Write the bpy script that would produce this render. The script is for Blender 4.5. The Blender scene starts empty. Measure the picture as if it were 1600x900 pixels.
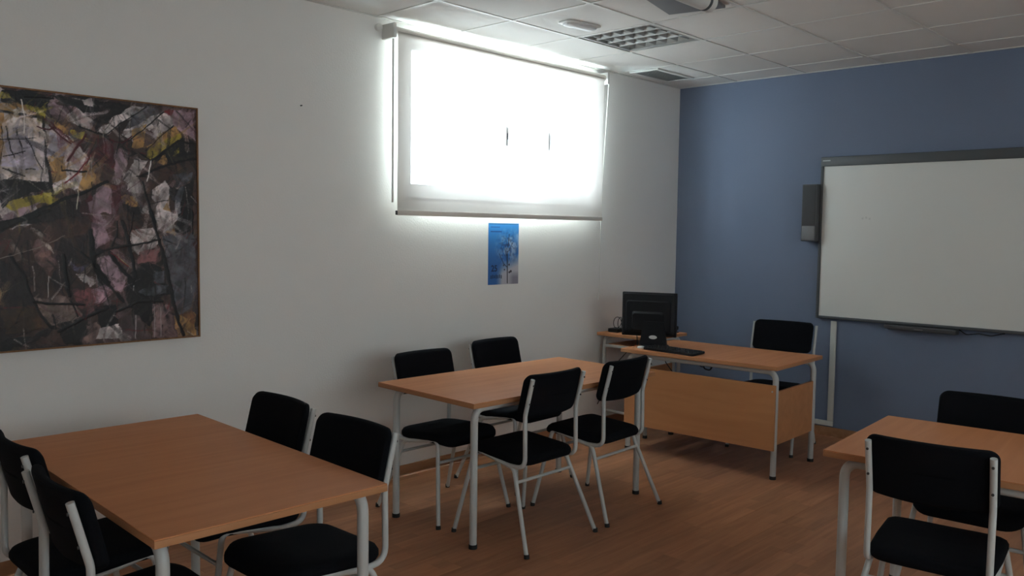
import bpy, bmesh, math, random
import numpy as np
from mathutils import Vector, Matrix

random.seed(7)
SC = bpy.context.scene
COL = SC.collection
PI = math.pi

# ------------------------------------------------------------------ camera, sky, exposure
CAM = (-6.5386, -4.2128, 1.5865)
YAW, PITCH, ROLL, FPX = 0.8086, -0.0672, 0.0134, 1328.77
H = 2.86                       # suspended ceiling height
cam_d = bpy.data.cameras.new('camera')
cam_d.sensor_width = 36.0
cam_d.lens = 36.0 * FPX / 1600.0
cam_d.clip_start = 0.05
cam = bpy.data.objects.new('camera', cam_d)
COL.objects.link(cam)
fw = Vector((math.sin(YAW) * math.cos(PITCH), math.cos(YAW) * math.cos(PITCH), math.sin(PITCH)))
rt = Vector((math.cos(YAW), -math.sin(YAW), 0))
up = rt.cross(fw)
r2 = math.cos(ROLL) * rt + math.sin(ROLL) * up
u2 = -math.sin(ROLL) * rt + math.cos(ROLL) * up
cam.matrix_world = Matrix(((r2.x, u2.x, -fw.x, CAM[0]), (r2.y, u2.y, -fw.y, CAM[1]), (r2.z, u2.z, -fw.z, CAM[2]), (0, 0, 0, 1)))
SC.camera = cam

world = bpy.data.worlds.new('overcast_sky')
SC.world = world
world.use_nodes = True
wn = world.node_tree.nodes
wn['Background'].inputs['Color'].default_value = (0.77, 0.90, 1.0, 1)
wn['Background'].inputs['Strength'].default_value = 49.0

SC.view_settings.view_transform = 'Standard'
SC.view_settings.look = 'None'
SC.view_settings.gamma = 1.0
SC.view_settings.use_curve_mapping = False
SC.view_settings.exposure = 0.36
SC.cycles.max_bounces = 14
SC.cycles.diffuse_bounces = 8
SC.cycles.transparent_max_bounces = 12
SC.cycles.caustics_reflective = False
SC.cycles.caustics_refractive = False


def portal(name, loc, rot, sx, sy):
    l = bpy.data.lights.new(name, 'AREA')
    l.shape = 'RECTANGLE'; l.size = sx; l.size_y = sy
    l.cycles.is_portal = True
    o = bpy.data.objects.new(name, l); COL.objects.link(o)
    o.location = loc; o.rotation_euler = rot
    return o


portal('window_daylight_portal', (-2.15, 0.11, 2.31), (-PI / 2, 0, 0), 1.9, 0.96)
portal('rear_fill_window_portal', (-4.75, -6.36, 1.725), (PI / 2, 0, 0), 5.7, 1.45)  # samples the sky through the added rear fill window

# ------------------------------------------------------------------ materials
MATS = {}


def mat(name, col, rough=0.5, metal=0.0, bump=None, vary=None, spec=0.5, sheen=0.0):
    """col linear rgb; bump=(scale,strength,dist); vary=(scale,amount) noise on the colour"""
    if name in MATS:
        return MATS[name]
    m = bpy.data.materials.new(name); m.use_nodes = True
    nt = m.node_tree; b = nt.nodes['Principled BSDF']
    b.inputs['Base Color'].default_value = (*col, 1)
    b.inputs['Roughness'].default_value = rough
    b.inputs['Metallic'].default_value = metal
    b.inputs['Specular IOR Level'].default_value = spec
    if sheen:
        b.inputs['Sheen Weight'].default_value = sheen
    if bump or vary:
        tc = nt.nodes.new('ShaderNodeTexCoord')
    if vary:
        n = nt.nodes.new('ShaderNodeTexNoise'); n.inputs['Scale'].default_value = vary[0]; n.inputs['Detail'].default_value = 5
        nt.links.new(tc.outputs['Object'], n.inputs['Vector'])
        r = nt.nodes.new('ShaderNodeMapRange')
        r.inputs['To Min'].default_value = 1 - vary[1]; r.inputs['To Max'].default_value = 1 + vary[1]
        nt.links.new(n.outputs['Fac'], r.inputs['Value'])
        mx = nt.nodes.new('ShaderNodeMix'); mx.data_type = 'RGBA'; mx.blend_type = 'MULTIPLY'
        mx.inputs['Factor'].default_value = 1.0
        mx.inputs['A'].default_value = (*col, 1)
        nt.links.new(r.outputs['Result'], mx.inputs['B'])
        nt.links.new(mx.outputs['Result'], b.inputs['Base Color'])
    if bump:
        n = nt.nodes.new('ShaderNodeTexNoise'); n.inputs['Scale'].default_value = bump[0]; n.inputs['Detail'].default_value = 4
        nt.links.new(tc.outputs['Object'], n.inputs['Vector'])
        bp = nt.nodes.new('ShaderNodeBump'); bp.inputs['Strength'].default_value = bump[1]; bp.inputs['Distance'].default_value = bump[2]
        nt.links.new(n.outputs['Fac'], bp.inputs['Height'])
        nt.links.new(bp.outputs['Normal'], b.inputs['Normal'])
    MATS[name] = m
    return m


def wood(name, dark, light, rough, stretch, per_object=0.0, scale=3.0, coord='Object', bump=0.0, strips=None):
    m = bpy.data.materials.new(name); m.use_nodes = True
    nt = m.node_tree; N = nt.nodes; L = nt.links; b = N['Principled BSDF']
    tc = N.new('ShaderNodeTexCoord'); mp = N.new('ShaderNodeMapping'); mp.inputs['Scale'].default_value = stretch
    L.new(tc.outputs[coord], mp.inputs['Vector'])
    oi = N.new('ShaderNodeObjectInfo')
    ad = N.new('ShaderNodeVectorMath'); ad.operation = 'ADD'
    sc_ = N.new('ShaderNodeMath'); sc_.operation = 'MULTIPLY'; sc_.inputs[1].default_value = 37.0
    L.new(oi.outputs['Random'], sc_.inputs[0])
    L.new(mp.outputs['Vector'], ad.inputs[0]); L.new(sc_.outputs[0], ad.inputs[1])
    n = N.new('ShaderNodeTexNoise'); n.inputs['Scale'].default_value = scale; n.inputs['Detail'].default_value = 6; n.inputs['Distortion'].default_value = 0.6
    L.new(ad.outputs['Vector'], n.inputs['Vector'])
    cr = N.new('ShaderNodeValToRGB'); cr.color_ramp.elements[0].position = 0.3; cr.color_ramp.elements[1].position = 0.72
    cr.color_ramp.elements[0].color = (*dark, 1); cr.color_ramp.elements[1].color = (*light, 1)
    L.new(n.outputs['Fac'], cr.inputs['Fac'])
    out = cr.outputs['Color']

    def mul(out, src, amount):
        r = N.new('ShaderNodeMapRange'); r.inputs['To Min'].default_value = 1 - amount; r.inputs['To Max'].default_value = 1 + amount
        L.new(src, r.inputs['Value'])
        mx = N.new('ShaderNodeMix'); mx.data_type = 'RGBA'; mx.blend_type = 'MULTIPLY'; mx.inputs['Factor'].default_value = 1
        L.new(out, mx.inputs['A']); L.new(r.outputs['Result'], mx.inputs['B'])
        return mx.outputs['Result']
    if per_object:
        out = mul(out, oi.outputs['Random'], per_object)
    if strips:      # the three printed staves of a laminate board
        br = N.new('ShaderNodeTexBrick'); br.inputs['Color1'].default_value = (0, 0, 0, 1); br.inputs['Color2'].default_value = (1, 1, 1, 1)
        br.inputs['Mortar'].default_value = (0.3, 0.3, 0.3, 1)
        br.inputs['Mortar Size'].default_value = 0.0; br.inputs['Scale'].default_value = 1.0
        br.inputs['Brick Width'].default_value = strips[0]; br.inputs['Row Height'].default_value = strips[1]; br.offset = 0.37
        ad2 = N.new('ShaderNodeVectorMath'); ad2.operation = 'ADD'
        L.new(tc.outputs['Object'], ad2.inputs[0])
        cb = N.new('ShaderNodeCombineXYZ'); L.new(sc_.outputs[0], cb.inputs['X']); cb.inputs['Y'].default_value = strips[1] * 1.5
        L.new(cb.outputs[0], ad2.inputs[1])
        L.new(ad2.outputs['Vector'], br.inputs['Vector'])
        out = mul(out, br.outputs['Color'], strips[2])
    L.new(out, b.inputs['Base Color'])
    b.inputs['Roughness'].default_value = rough
    b.inputs['Specular IOR Level'].default_value = 0.12
    if bump:
        bp = N.new('ShaderNodeBump'); bp.inputs['Strength'].default_value = bump; bp.inputs['Distance'].default_value = 0.0006
        L.new(n.outputs['Fac'], bp.inputs['Height']); L.new(bp.outputs['Normal'], b.inputs['Normal'])
    return m


M_WHITE_WALL = mat('white_textured_paint', (0.80, 0.79, 0.77), 0.85, bump=(95, 0.35, 0.004), vary=(1.3, 0.02))
M_BLUE_WALL = mat('blue_wall_paint', (0.142, 0.176, 0.255), 0.75, bump=(95, 0.3, 0.003), vary=(1.2, 0.03))
M_TILE = mat('mineral_fibre_tile', (0.70, 0.68, 0.65), 0.95, bump=(220, 0.25, 0.002), vary=(6, 0.02))
M_TBAR = mat('white_steel_grid', (0.66, 0.65, 0.62), 0.45)
M_BASE = wood('baseboard_beech', (0.30, 0.15, 0.075), (0.40, 0.21, 0.11), 0.4, (1, 8, 8), scale=2.5)
M_FLOOR = wood('laminate_floor_board', (0.335, 0.145, 0.074), (0.445, 0.21, 0.11), 0.36, (1.2, 14, 14), per_object=0.10, scale=2.2, strips=(0.46, 0.0643, 0.13))
M_FLOOR_JOINT = mat('floor_underlay', (0.12, 0.065, 0.035), 0.6)
M_TOP = wood('beech_laminate_top', (0.50, 0.20, 0.088), (0.575, 0.245, 0.113), 0.45, (1, 16, 1), scale=1.6)
M_EDGE = wood('beech_edge_band', (0.40, 0.185, 0.085), (0.49, 0.24, 0.12), 0.45, (1, 1, 14), scale=1.6)
M_PANEL = wood('beech_laminate_panel', (0.47, 0.215, 0.095), (0.55, 0.26, 0.12), 0.45, (10, 1, 10), scale=1.4)
M_TUBE = mat('pale_grey_enamel', (0.50, 0.51, 0.50), 0.35)
M_RUBBER = mat('black_rubber', (0.012, 0.012, 0.012), 0.7)
M_FABRIC = mat('black_upholstery', (0.0045, 0.005, 0.0068), 0.95, bump=(700, 0.4, 0.001), spec=0.12, sheen=0.0)
M_SCREW = mat('dark_steel_screw', (0.08, 0.08, 0.08), 0.4, 0.8)
M_BLACKP = mat('black_plastic', (0.007, 0.008, 0.010), 0.5, spec=0.25)
M_BLACKG = mat('black_gloss_plastic', (0.010, 0.011, 0.013), 0.25)
M_DGREY = mat('dark_grey_plastic', (0.075, 0.08, 0.085), 0.5)
M_MGREY = mat('grey_plastic', (0.16, 0.16, 0.165), 0.5)
M_GRILL = mat('speaker_cloth', (0.06, 0.062, 0.066), 0.9, bump=(900, 0.5, 0.001))
M_BOARD = mat('whiteboard_enamel', (0.66, 0.66, 0.63), 0.38)
M_WPLAS = mat('white_plastic', (0.66, 0.66, 0.64), 0.4)
M_TRUNK = mat('off_white_pvc', (0.55, 0.55, 0.51), 0.45)
M_ALU = mat('satin_aluminium', (0.42, 0.42, 0.41), 0.5, 0.35)
M_VENT = mat('grey_vent_enamel', (0.27, 0.28, 0.27), 0.5)
M_BLINDBAR = mat('beige_blind_bar', (0.78, 0.73, 0.67), 0.5)
M_TUBELAMP = mat('fluorescent_tube_off', (0.75, 0.75, 0.74), 0.25)
M_FRAMEW = mat('painted_white_frame', (0.72, 0.73, 0.73), 0.4)
M_PICFR = wood('thin_oak_frame', (0.20, 0.10, 0.05), (0.30, 0.16, 0.08), 0.5, (12, 12, 2), scale=3)
M_INK = mat('dark_ink', (0.02, 0.035, 0.09), 0.7)
M_LOGO = mat('silver_print', (0.42, 0.43, 0.44), 0.4)
M_SLAB = mat('concrete_slab', (0.4, 0.4, 0.38), 0.9)


def blind_material(name='screen_blind_fabric', open_=0.055):
    m = bpy.data.materials.new(name); m.use_nodes = True
    nt = m.node_tree; N = nt.nodes; L = nt.links
    N.remove(N['Principled BSDF'])
    out = N['Material Output']
    d = N.new('ShaderNodeBsdfDiffuse'); d.inputs['Color'].default_value = (0.60, 0.56, 0.51, 1)
    t = N.new('ShaderNodeBsdfTranslucent'); t.inputs['Color'].default_value = (0.215, 0.19, 0.178, 1)
    tr = N.new('ShaderNodeBsdfTransparent')
    m1 = N.new('ShaderNodeMixShader'); m1.inputs['Fac'].default_value = 0.30
    L.new(d.outputs[0], m1.inputs[1]); L.new(t.outputs[0], m1.inputs[2])
    m2 = N.new('ShaderNodeMixShader'); m2.inputs['Fac'].default_value = open_
    L.new(m1.outputs[0], m2.inputs[1]); L.new(tr.outputs[0], m2.inputs[2])
    L.new(m2.outputs[0], out.inputs['Surface'])
    return m


def glass_material():
    m = bpy.data.materials.new('clear_window_glass'); m.use_nodes = True
    nt = m.node_tree; N = nt.nodes; L = nt.links
    N.remove(N['Principled BSDF'])
    g = N.new('ShaderNodeBsdfGlossy'); g.inputs['Roughness'].default_value = 0.02
    tr = N.new('ShaderNodeBsdfTransparent'); tr.inputs['Color'].default_value = (0.93, 0.96, 0.95, 1)
    mx = N.new('ShaderNodeMixShader'); mx.inputs['Fac'].default_value = 0.06
    L.new(tr.outputs[0], mx.inputs[1]); L.new(g.outputs[0], mx.inputs[2])
    L.new(mx.outputs[0], N['Material Output'].inputs['Surface'])
    return m


def attr_material(name, rough):
    m = bpy.data.materials.new(name); m.use_nodes = True
    nt = m.node_tree
    a = nt.nodes.new('ShaderNodeVertexColor'); a.layer_name = 'Col'
    nt.links.new(a.outputs['Color'], nt.nodes['Principled BSDF'].inputs['Base Color'])
    nt.nodes['Principled BSDF'].inputs['Roughness'].default_value = rough
    return m


M_BLIND = blind_material()
M_GLASS = glass_material()


# ------------------------------------------------------------------ mesh helpers
class MB:
    def __init__(self):
        self.bm = bmesh.new()

    def box(self, x0, x1, y0, y1, z0, z1, bev=0.0, seg=2):
        b2 = bmesh.new()
        bmesh.ops.create_cube(b2, size=1)
        bmesh.ops.scale(b2, vec=(x1 - x0, y1 - y0, z1 - z0), verts=b2.verts)
        bmesh.ops.translate(b2, vec=((x0 + x1) / 2, (y0 + y1) / 2, (z0 + z1) / 2), verts=b2.verts)
        if bev:
            bmesh.ops.bevel(b2, geom=b2.edges[:], offset=bev, segments=seg, affect='EDGES', profile=0.5)
        self._merge(b2)
        return self

    def _merge(self, b2):
        me = bpy.data.meshes.new('tmp'); b2.to_mesh(me); b2.free()
        self.bm.from_mesh(me); bpy.data.meshes.remove(me)

    def tube(self, pts, r, seg=12, fil=0.0, nf=6, cap=True):
        P = [Vector(p) for p in pts]
        path = [P[0]]
        for i in range(1, len(P) - 1):
            f = fil[i - 1] if isinstance(fil, (list, tuple)) else fil
            a = (P[i - 1] - P[i]); b = (P[i + 1] - P[i])
            la, lb = a.length, b.length
            a.normalize(); b.normalize()
            ang = a.angle(b)
            if f <= 0 or ang > PI - 0.02:
                path.append(P[i]); continue
            t = min(f / math.tan(ang / 2), la * 0.49, lb * 0.49)
            s, e = P[i] + a * t, P[i] + b * t
            for k in range(nf + 1):
                q = k / nf
                path.append((1 - q) ** 2 * s + 2 * q * (1 - q) * (P[i] * 0.62 + (s + e) * 0.19) + q * q * e if False else s.lerp(P[i], q).lerp(P[i].lerp(e, q), q))
        path.append(P[-1])
        bm = self.bm
        T = []
        for i in range(len(path)):
            if i == 0: d = path[1] - path[0]
            elif i == len(path) - 1: d = path[-1] - path[-2]
            else: d = (path[i + 1] - path[i]).normalized() + (path[i] - path[i - 1]).normalized()
            T.append(d.normalized())
        ref = Vector((0, 0, 1)) if abs(T[0].z) < 0.9 else Vector((1, 0, 0))
        n = T[0].cross(ref).normalized()
        rings = []
        for i, p in enumerate(path):
            if i:
                n = (n - T[i] * n.dot(T[i]))
                n.normalize()
            b = T[i].cross(n)
            rings.append([bm.verts.new(p + r * (math.cos(2 * PI * k / seg) * n + math.sin(2 * PI * k / seg) * b)) for k in range(seg)])
        for i in range(len(rings) - 1):
            for k in range(seg):
                bm.faces.new((rings[i][k], rings[i][(k + 1) % seg], rings[i + 1][(k + 1) % seg], rings[i + 1][k]))
        if cap:
            bm.faces.new(rings[0][::-1]); bm.faces.new(rings[-1])
        return self

    def cyl(self, p0, p1, r, seg=14):
        return self.tube([p0, p1], r, seg)

    def rings(self, rows):
        """rows: list of closed point loops (same count), capped"""
        bm = self.bm
        vr = [[bm.verts.new(p) for p in row] for row in rows]
        n = len(vr[0])
        for i in range(len(vr) - 1):
            for k in range(n):
                bm.faces.new((vr[i][k], vr[i][(k + 1) % n], vr[i + 1][(k + 1) % n], vr[i + 1][k]))
        bm.faces.new(vr[0][::-1]); bm.faces.new(vr[-1])
        return self

    def prism(self, pts, z0, z1):
        return self.rings([[(x, y, z0) for x, y in pts], [(x, y, z1) for x, y in pts]])

    def deform(self, fn):
        for v in self.bm.verts:
            v.co = Vector(fn(*v.co))
        return self

    def mesh(self, name, material, smooth=38):
        bmesh.ops.recalc_face_normals(self.bm, faces=self.bm.faces[:])
        me = bpy.data.meshes.new(name)
        self.bm.to_mesh(me); self.bm.free()
        if smooth:
            me.polygons.foreach_set('use_smooth', [True] * len(me.polygons))
            me.set_sharp_from_angle(angle=math.radians(smooth))
        me.materials.append(material)
        return me

    def build(self, name, material, parent=None, smooth=38):
        return link(name, self.mesh(name, material, smooth), parent)


def link(name, me, parent=None, loc=None, rz=0):
    o = bpy.data.objects.new(name, me)
    COL.objects.link(o)
    if parent is not None: o.parent = parent
    if loc: o.location = loc
    if rz: o.rotation_euler = (0, 0, rz)
    return o


def tag(o, label, cat, group=None):
    o['label'] = label; o['category'] = cat
    if group: o['group'] = group
    return o


def thing(name, label, cat, loc=(0, 0, 0), rz=0.0, group=None):
    o = bpy.data.objects.new(name, None)
    o.empty_display_size = 0.1
    COL.objects.link(o)
    o.location = loc; o.rotation_euler = (0, 0, rz)
    return tag(o, label, cat, group)


def struct(o):
    o['kind'] = 'structure'
    return o


def copy_tree(o, parent=None):
    c = o.copy(); COL.objects.link(c)
    if parent is not None: c.parent = parent
    for ch in list(o.children):
        copy_tree(ch, c)
    return c


def rrect(w, h, r, n=6):
    """outline of a rounded rectangle centred on the origin"""
    pts = []
    for cx, cy, a0 in ((w / 2 - r, h / 2 - r, 0), (-w / 2 + r, h / 2 - r, 90), (-w / 2 + r, -h / 2 + r, 180), (w / 2 - r, -h / 2 + r, 270)):
        for k in range(n + 1):
            a = math.radians(a0 + 90 * k / n)
            pts.append((cx + r * math.cos(a), cy + r * math.sin(a)))
    return pts


def densify(pts, step):
    out = []
    for i, p in enumerate(pts):
        q = pts[(i + 1) % len(pts)]
        d = math.hypot(q[0] - p[0], q[1] - p[1]); k = max(1, int(round(d / step)))
        for j in range(k):
            out.append((p[0] + (q[0] - p[0]) * j / k, p[1] + (q[1] - p[1]) * j / k))
    return out


def pad(w, h, th, r, edge):
    """cushion: rounded rectangle in XY, thickness th along Z, soft edge"""
    o = densify(rrect(w, h, r), 0.03)
    sx = lambda e: (w - 2 * e) / w
    sy = lambda e: (h - 2 * e) / h
    rows = []
    for e, z in [(0.48 * min(w, h), 0), (0.3 * min(w, h), 0), (0.12 * min(w, h), 0), (edge, 0), (edge * 0.3, th * 0.12), (0, th * 0.35), (0, th * 0.62), (edge * 0.35, th * 0.86), (edge, th * 0.97), (0.12 * min(w, h), th), (0.3 * min(w, h), th * 1.03), (0.48 * min(w, h), th * 1.04)]:
        rows.append([(x * sx(e), y * sy(e), z) for x, y in o])
    return MB().rings(rows)


# ------------------------------------------------------------------ the room
RX0, RY0 = -8.3, -6.1          # far left wall, rear wall (behind the camera)
WT = 0.30
OPX0, OPX1, OPZ0, OPZ1 = -3.11, -1.26, 1.79, 2.815    # opening of the window


def wall_with_opening(name, material, x0, x1, y0, y1, z0, z1, ox0, ox1, oz0, oz1):
    m = MB()
    m.box(x0, ox0, y0, y1, z0, z1); m.box(ox1, x1, y0, y1, z0, z1)
    m.box(ox0, ox1, y0, y1, z0, oz0)
    if oz1 < z1: m.box(ox0, ox1, y0, y1, oz1, z1)
    return struct(m.build(name, material, smooth=0))


wall_with_opening('wall_window_side', M_WHITE_WALL, RX0 - WT, 0.0, 0.0, WT, -0.1, H + 0.15, OPX0, OPX1, OPZ0, OPZ1)
struct(MB().box(0.0, 0.2, RY0 - WT, WT, -0.1, H + 0.15).build('wall_board_side', M_BLUE_WALL, smooth=0))
struct(MB().box(RX0 - 0.2, RX0, RY0 - WT, WT, -0.1, H + 0.15).build('wall_far_side', M_WHITE_WALL, smooth=0))
wall_with_opening('wall_behind', M_WHITE_WALL, RX0 - WT, 0.2, RY0 - WT, RY0, -0.1, H + 0.15, -7.6, -1.9, 1.0, 2.45)  # opening cut for the added fill window

# floor with laminate boards running along x
floor = struct(MB().box(RX0, 0.0, RY0, 0.0, -0.06, -0.0085).build('floor', M_FLOOR_JOINT, smooth=0))
PW, PLN = 0.193, 1.286
plank_me = {}


def plank(x0, x1, y0, y1):
    key = (round(x1 - x0, 3), round(y1 - y0, 3))
    if key not in plank_me:
        w, d = key
        plank_me[key] = MB().box(-w / 2, w / 2, -d / 2, d / 2, -0.008, 0.0, bev=0.0007, seg=1).mesh('floor_board', M_FLOOR, 0)
    link('plank', plank_me[key], floor, ((x0 + x1) / 2, (y0 + y1) / 2, 0))


y = 0.0; row = 0
while y > RY0 + 1e-3:
    yb = max(RY0, y - PW)
    x = 0.0 - (0 if row % 3 == 0 else PLN * (0.36 if row % 3 == 1 else 0.69))
    if x < 0: plank(x + 0.0004, 0.0, yb + 0.0004, y)
    while x > RX0 + 1e-3:
        xb = max(RX0, x - PLN)
        plank(xb + 0.0004, x, yb + 0.0004, y)
        x = xb
    y = yb; row += 1

# baseboards
def baseboard(name, x0, x1, y0, y1):
    m = MB().box(x0, x1, y0, y1, 0.0, 0.075, bev=0.003)
    return struct(m.build(name, M_BASE))


baseboard('baseboard_window_side', RX0, -0.014, -0.013, 0.0)
baseboard('baseboard_board_side', -0.013, 0.0, RY0 + 0.014, 0.0)
baseboard('baseboard_far_side', RX0, RX0 + 0.013, RY0 + 0.014, -0.014)
baseboard('baseboard_behind', RX0 + 0.014, -0.014, RY0, RY0 + 0.013)

# suspended ceiling: slab, grid runners, tiles
GX, GY = -2.737, -0.557
ceiling = struct(MB().box(RX0, 0, RY0, 0, H + 0.12, H + 0.16).build('ceiling', M_SLAB, smooth=0))
gxs = [GX + 0.6 * i for i in range(-9, 5) if RX0 + 0.03 < GX + 0.6 * i < -0.03]
gys = [GY - 0.6 * j for j in range(0, 10) if RY0 + 0.03 < GY - 0.6 * j < -0.03]
for yy in gys:
    MB().box(RX0, 0, yy - 0.012, yy + 0.012, H, H + 0.004).box(RX0, 0, yy - 0.001, yy + 0.001, H + 0.004, H + 0.04).build('grid_runner', M_TBAR, ceiling, 0)
xe = [RX0] + gxs + [0.0]
ye = [RY0] + sorted(gys) + [0.0]
tee_me = {}
for xx in gxs:
    for a, b in zip(ye[:-1], ye[1:]):
        d = round(b - a - 0.024, 3)
        if d not in tee_me:
            tee_me[d] = MB().box(-0.012, 0.012, -d / 2, d / 2, H + 0.0006, H + 0.004).mesh('cross_tee', M_TBAR, 0)
        link('cross_tee', tee_me[d], ceiling, (xx, (a + b) / 2, 0))
tile_me = {}
LX0, LX1, LY0, LY1 = GX + 0.6, GX + 1.2, GY - 0.6, GY       # the louvred light's cell
for a, b in zip(xe[:-1], xe[1:]):
    for c, d in zip(ye[:-1], ye[1:]):
        if abs(a - LX0) < 0.01 and abs(c - LY0) < 0.01: continue
        k = (round(b - a, 3), round(d - c, 3))
        if k not in tile_me:
            w, h = k[0] - 0.006, k[1] - 0.006
            tile_me[k] = MB().box(-w / 2, w / 2, -h / 2, h / 2, H + 0.0042, H + 0.018).mesh('ceiling_tile', M_TILE, 0)
        link('tile', tile_me[k], ceiling, ((a + b) / 2, (c + d) / 2, 0))
for n_, (x0, x1, y0, y1) in enumerate([(RX0, OPX0 - 0.02, -0.022, 0), (OPX1 + 0.02, 0, -0.022, 0), (-0.022, 0, RY0, -0.023)]):
    struct(MB().box(x0, x1, y0, y1, H - 0.0012, H + 0.003).build('trim_%d' % (n_ + 1), M_TBAR, smooth=0))

# window: frame, three bays (sash - open gap pane - sash), shutter box above
win = struct(bpy.data.objects.new('window_1', None)); COL.objects.link(win)
FY0, FY1 = 0.040, 0.10
WX0, WX1, WZ0, WZ1 = -3.085, -1.28, 1.815, 2.765
f = MB()
f.box(OPX0, WX0, FY0, FY1, OPZ0, OPZ1).box(WX1, OPX1, FY0, FY1, OPZ0, OPZ1)
f.box(WX0, WX1, FY0, FY1, OPZ0, WZ0 + 0.022)
f.build('window_frame', M_FRAMEW, win, 0)
MB().box(WX0, WX1, 0.042, FY1 + 0.05, WZ1, OPZ1, bev=0.003).build('shutter_box', M_FRAMEW, win)
MB().box(OPX0, OPX1, 0.0, FY0, OPZ0 - 0.02, OPZ0 + 0.002).build('window_sill', M_FRAMEW, win, 0)
for (a, b, zb) in ((-3.075, -2.285, 1.838), (-1.88, -1.285, 1.838)):
    s = MB()
    s.box(a, a + 0.045, 0.045, 0.08, zb, WZ1).box(b - 0.035, b, 0.045, 0.08, zb, WZ1).box(a + 0.045, b - 0.035, 0.045, 0.08, zb, zb + 0.04).box(a + 0.045, b - 0.035, 0.045, 0.08, WZ1 - 0.04, WZ1)
    so = s.build('sash', M_FRAMEW, win, 0)
    MB().box(a + 0.045, b - 0.035, 0.060, 0.064, zb + 0.04, WZ1 - 0.04).build('pane', M_GLASS, so, 0)
    hx = b - 0.015 if a < -3 else a + 0.020
    MB().tube([(hx, 0.046, 2.31), (hx, -0.080, 2.309), (hx, -0.0905, 2.28), (hx, -0.0915, 2.23), (hx, -0.0885, 2.17)], 0.0145, 10, 0.02).build('handle', M_BLACKP, so)
MB().box(-2.285, -1.88, 0.084, 0.088, WZ0 + 0.022, WZ1).build('pane', M_GLASS, win, 0)
struct(win)

# unseen window added behind the camera as daylight fill for the white wall
w2 = struct(bpy.data.objects.new('rear_fill_window', None)); COL.objects.link(w2)
g = MB()
WXS = [-7.6, -6.19, -4.78, -3.37, -1.96]
for xx in WXS:
    g.box(xx, xx + 0.06, RY0 - 0.26, RY0 - 0.2, 1.0, 2.45)
for a, b in zip(WXS[:-1], WXS[1:]):
    g.box(a + 0.06, b, RY0 - 0.26, RY0 - 0.2, 1.0, 1.06).box(a + 0.06, b, RY0 - 0.26, RY0 - 0.2, 2.39, 2.45)
g.build('window_frame', M_FRAMEW, w2, 0)
for a, b in zip(WXS[:-1], WXS[1:]):
    MB().box(a + 0.06, b, RY0 - 0.232, RY0 - 0.228, 1.06, 2.39).build('pane', M_GLASS, w2, 0)
MB().box(-7.7, -1.8, RY0 + 0.049, RY0 + 0.051, 0.93, 2.52).build('fill_window_fabric', blind_material('fill_window_sheer', 0.195), w2, 0)  # curtain of the added window, its openness sets the fill strength
MB().cyl((-7.7, RY0 + 0.05, 2.52), (-1.8, RY0 + 0.05, 2.52), 0.026).build('fill_window_roller', M_WPLAS, w2)
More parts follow.
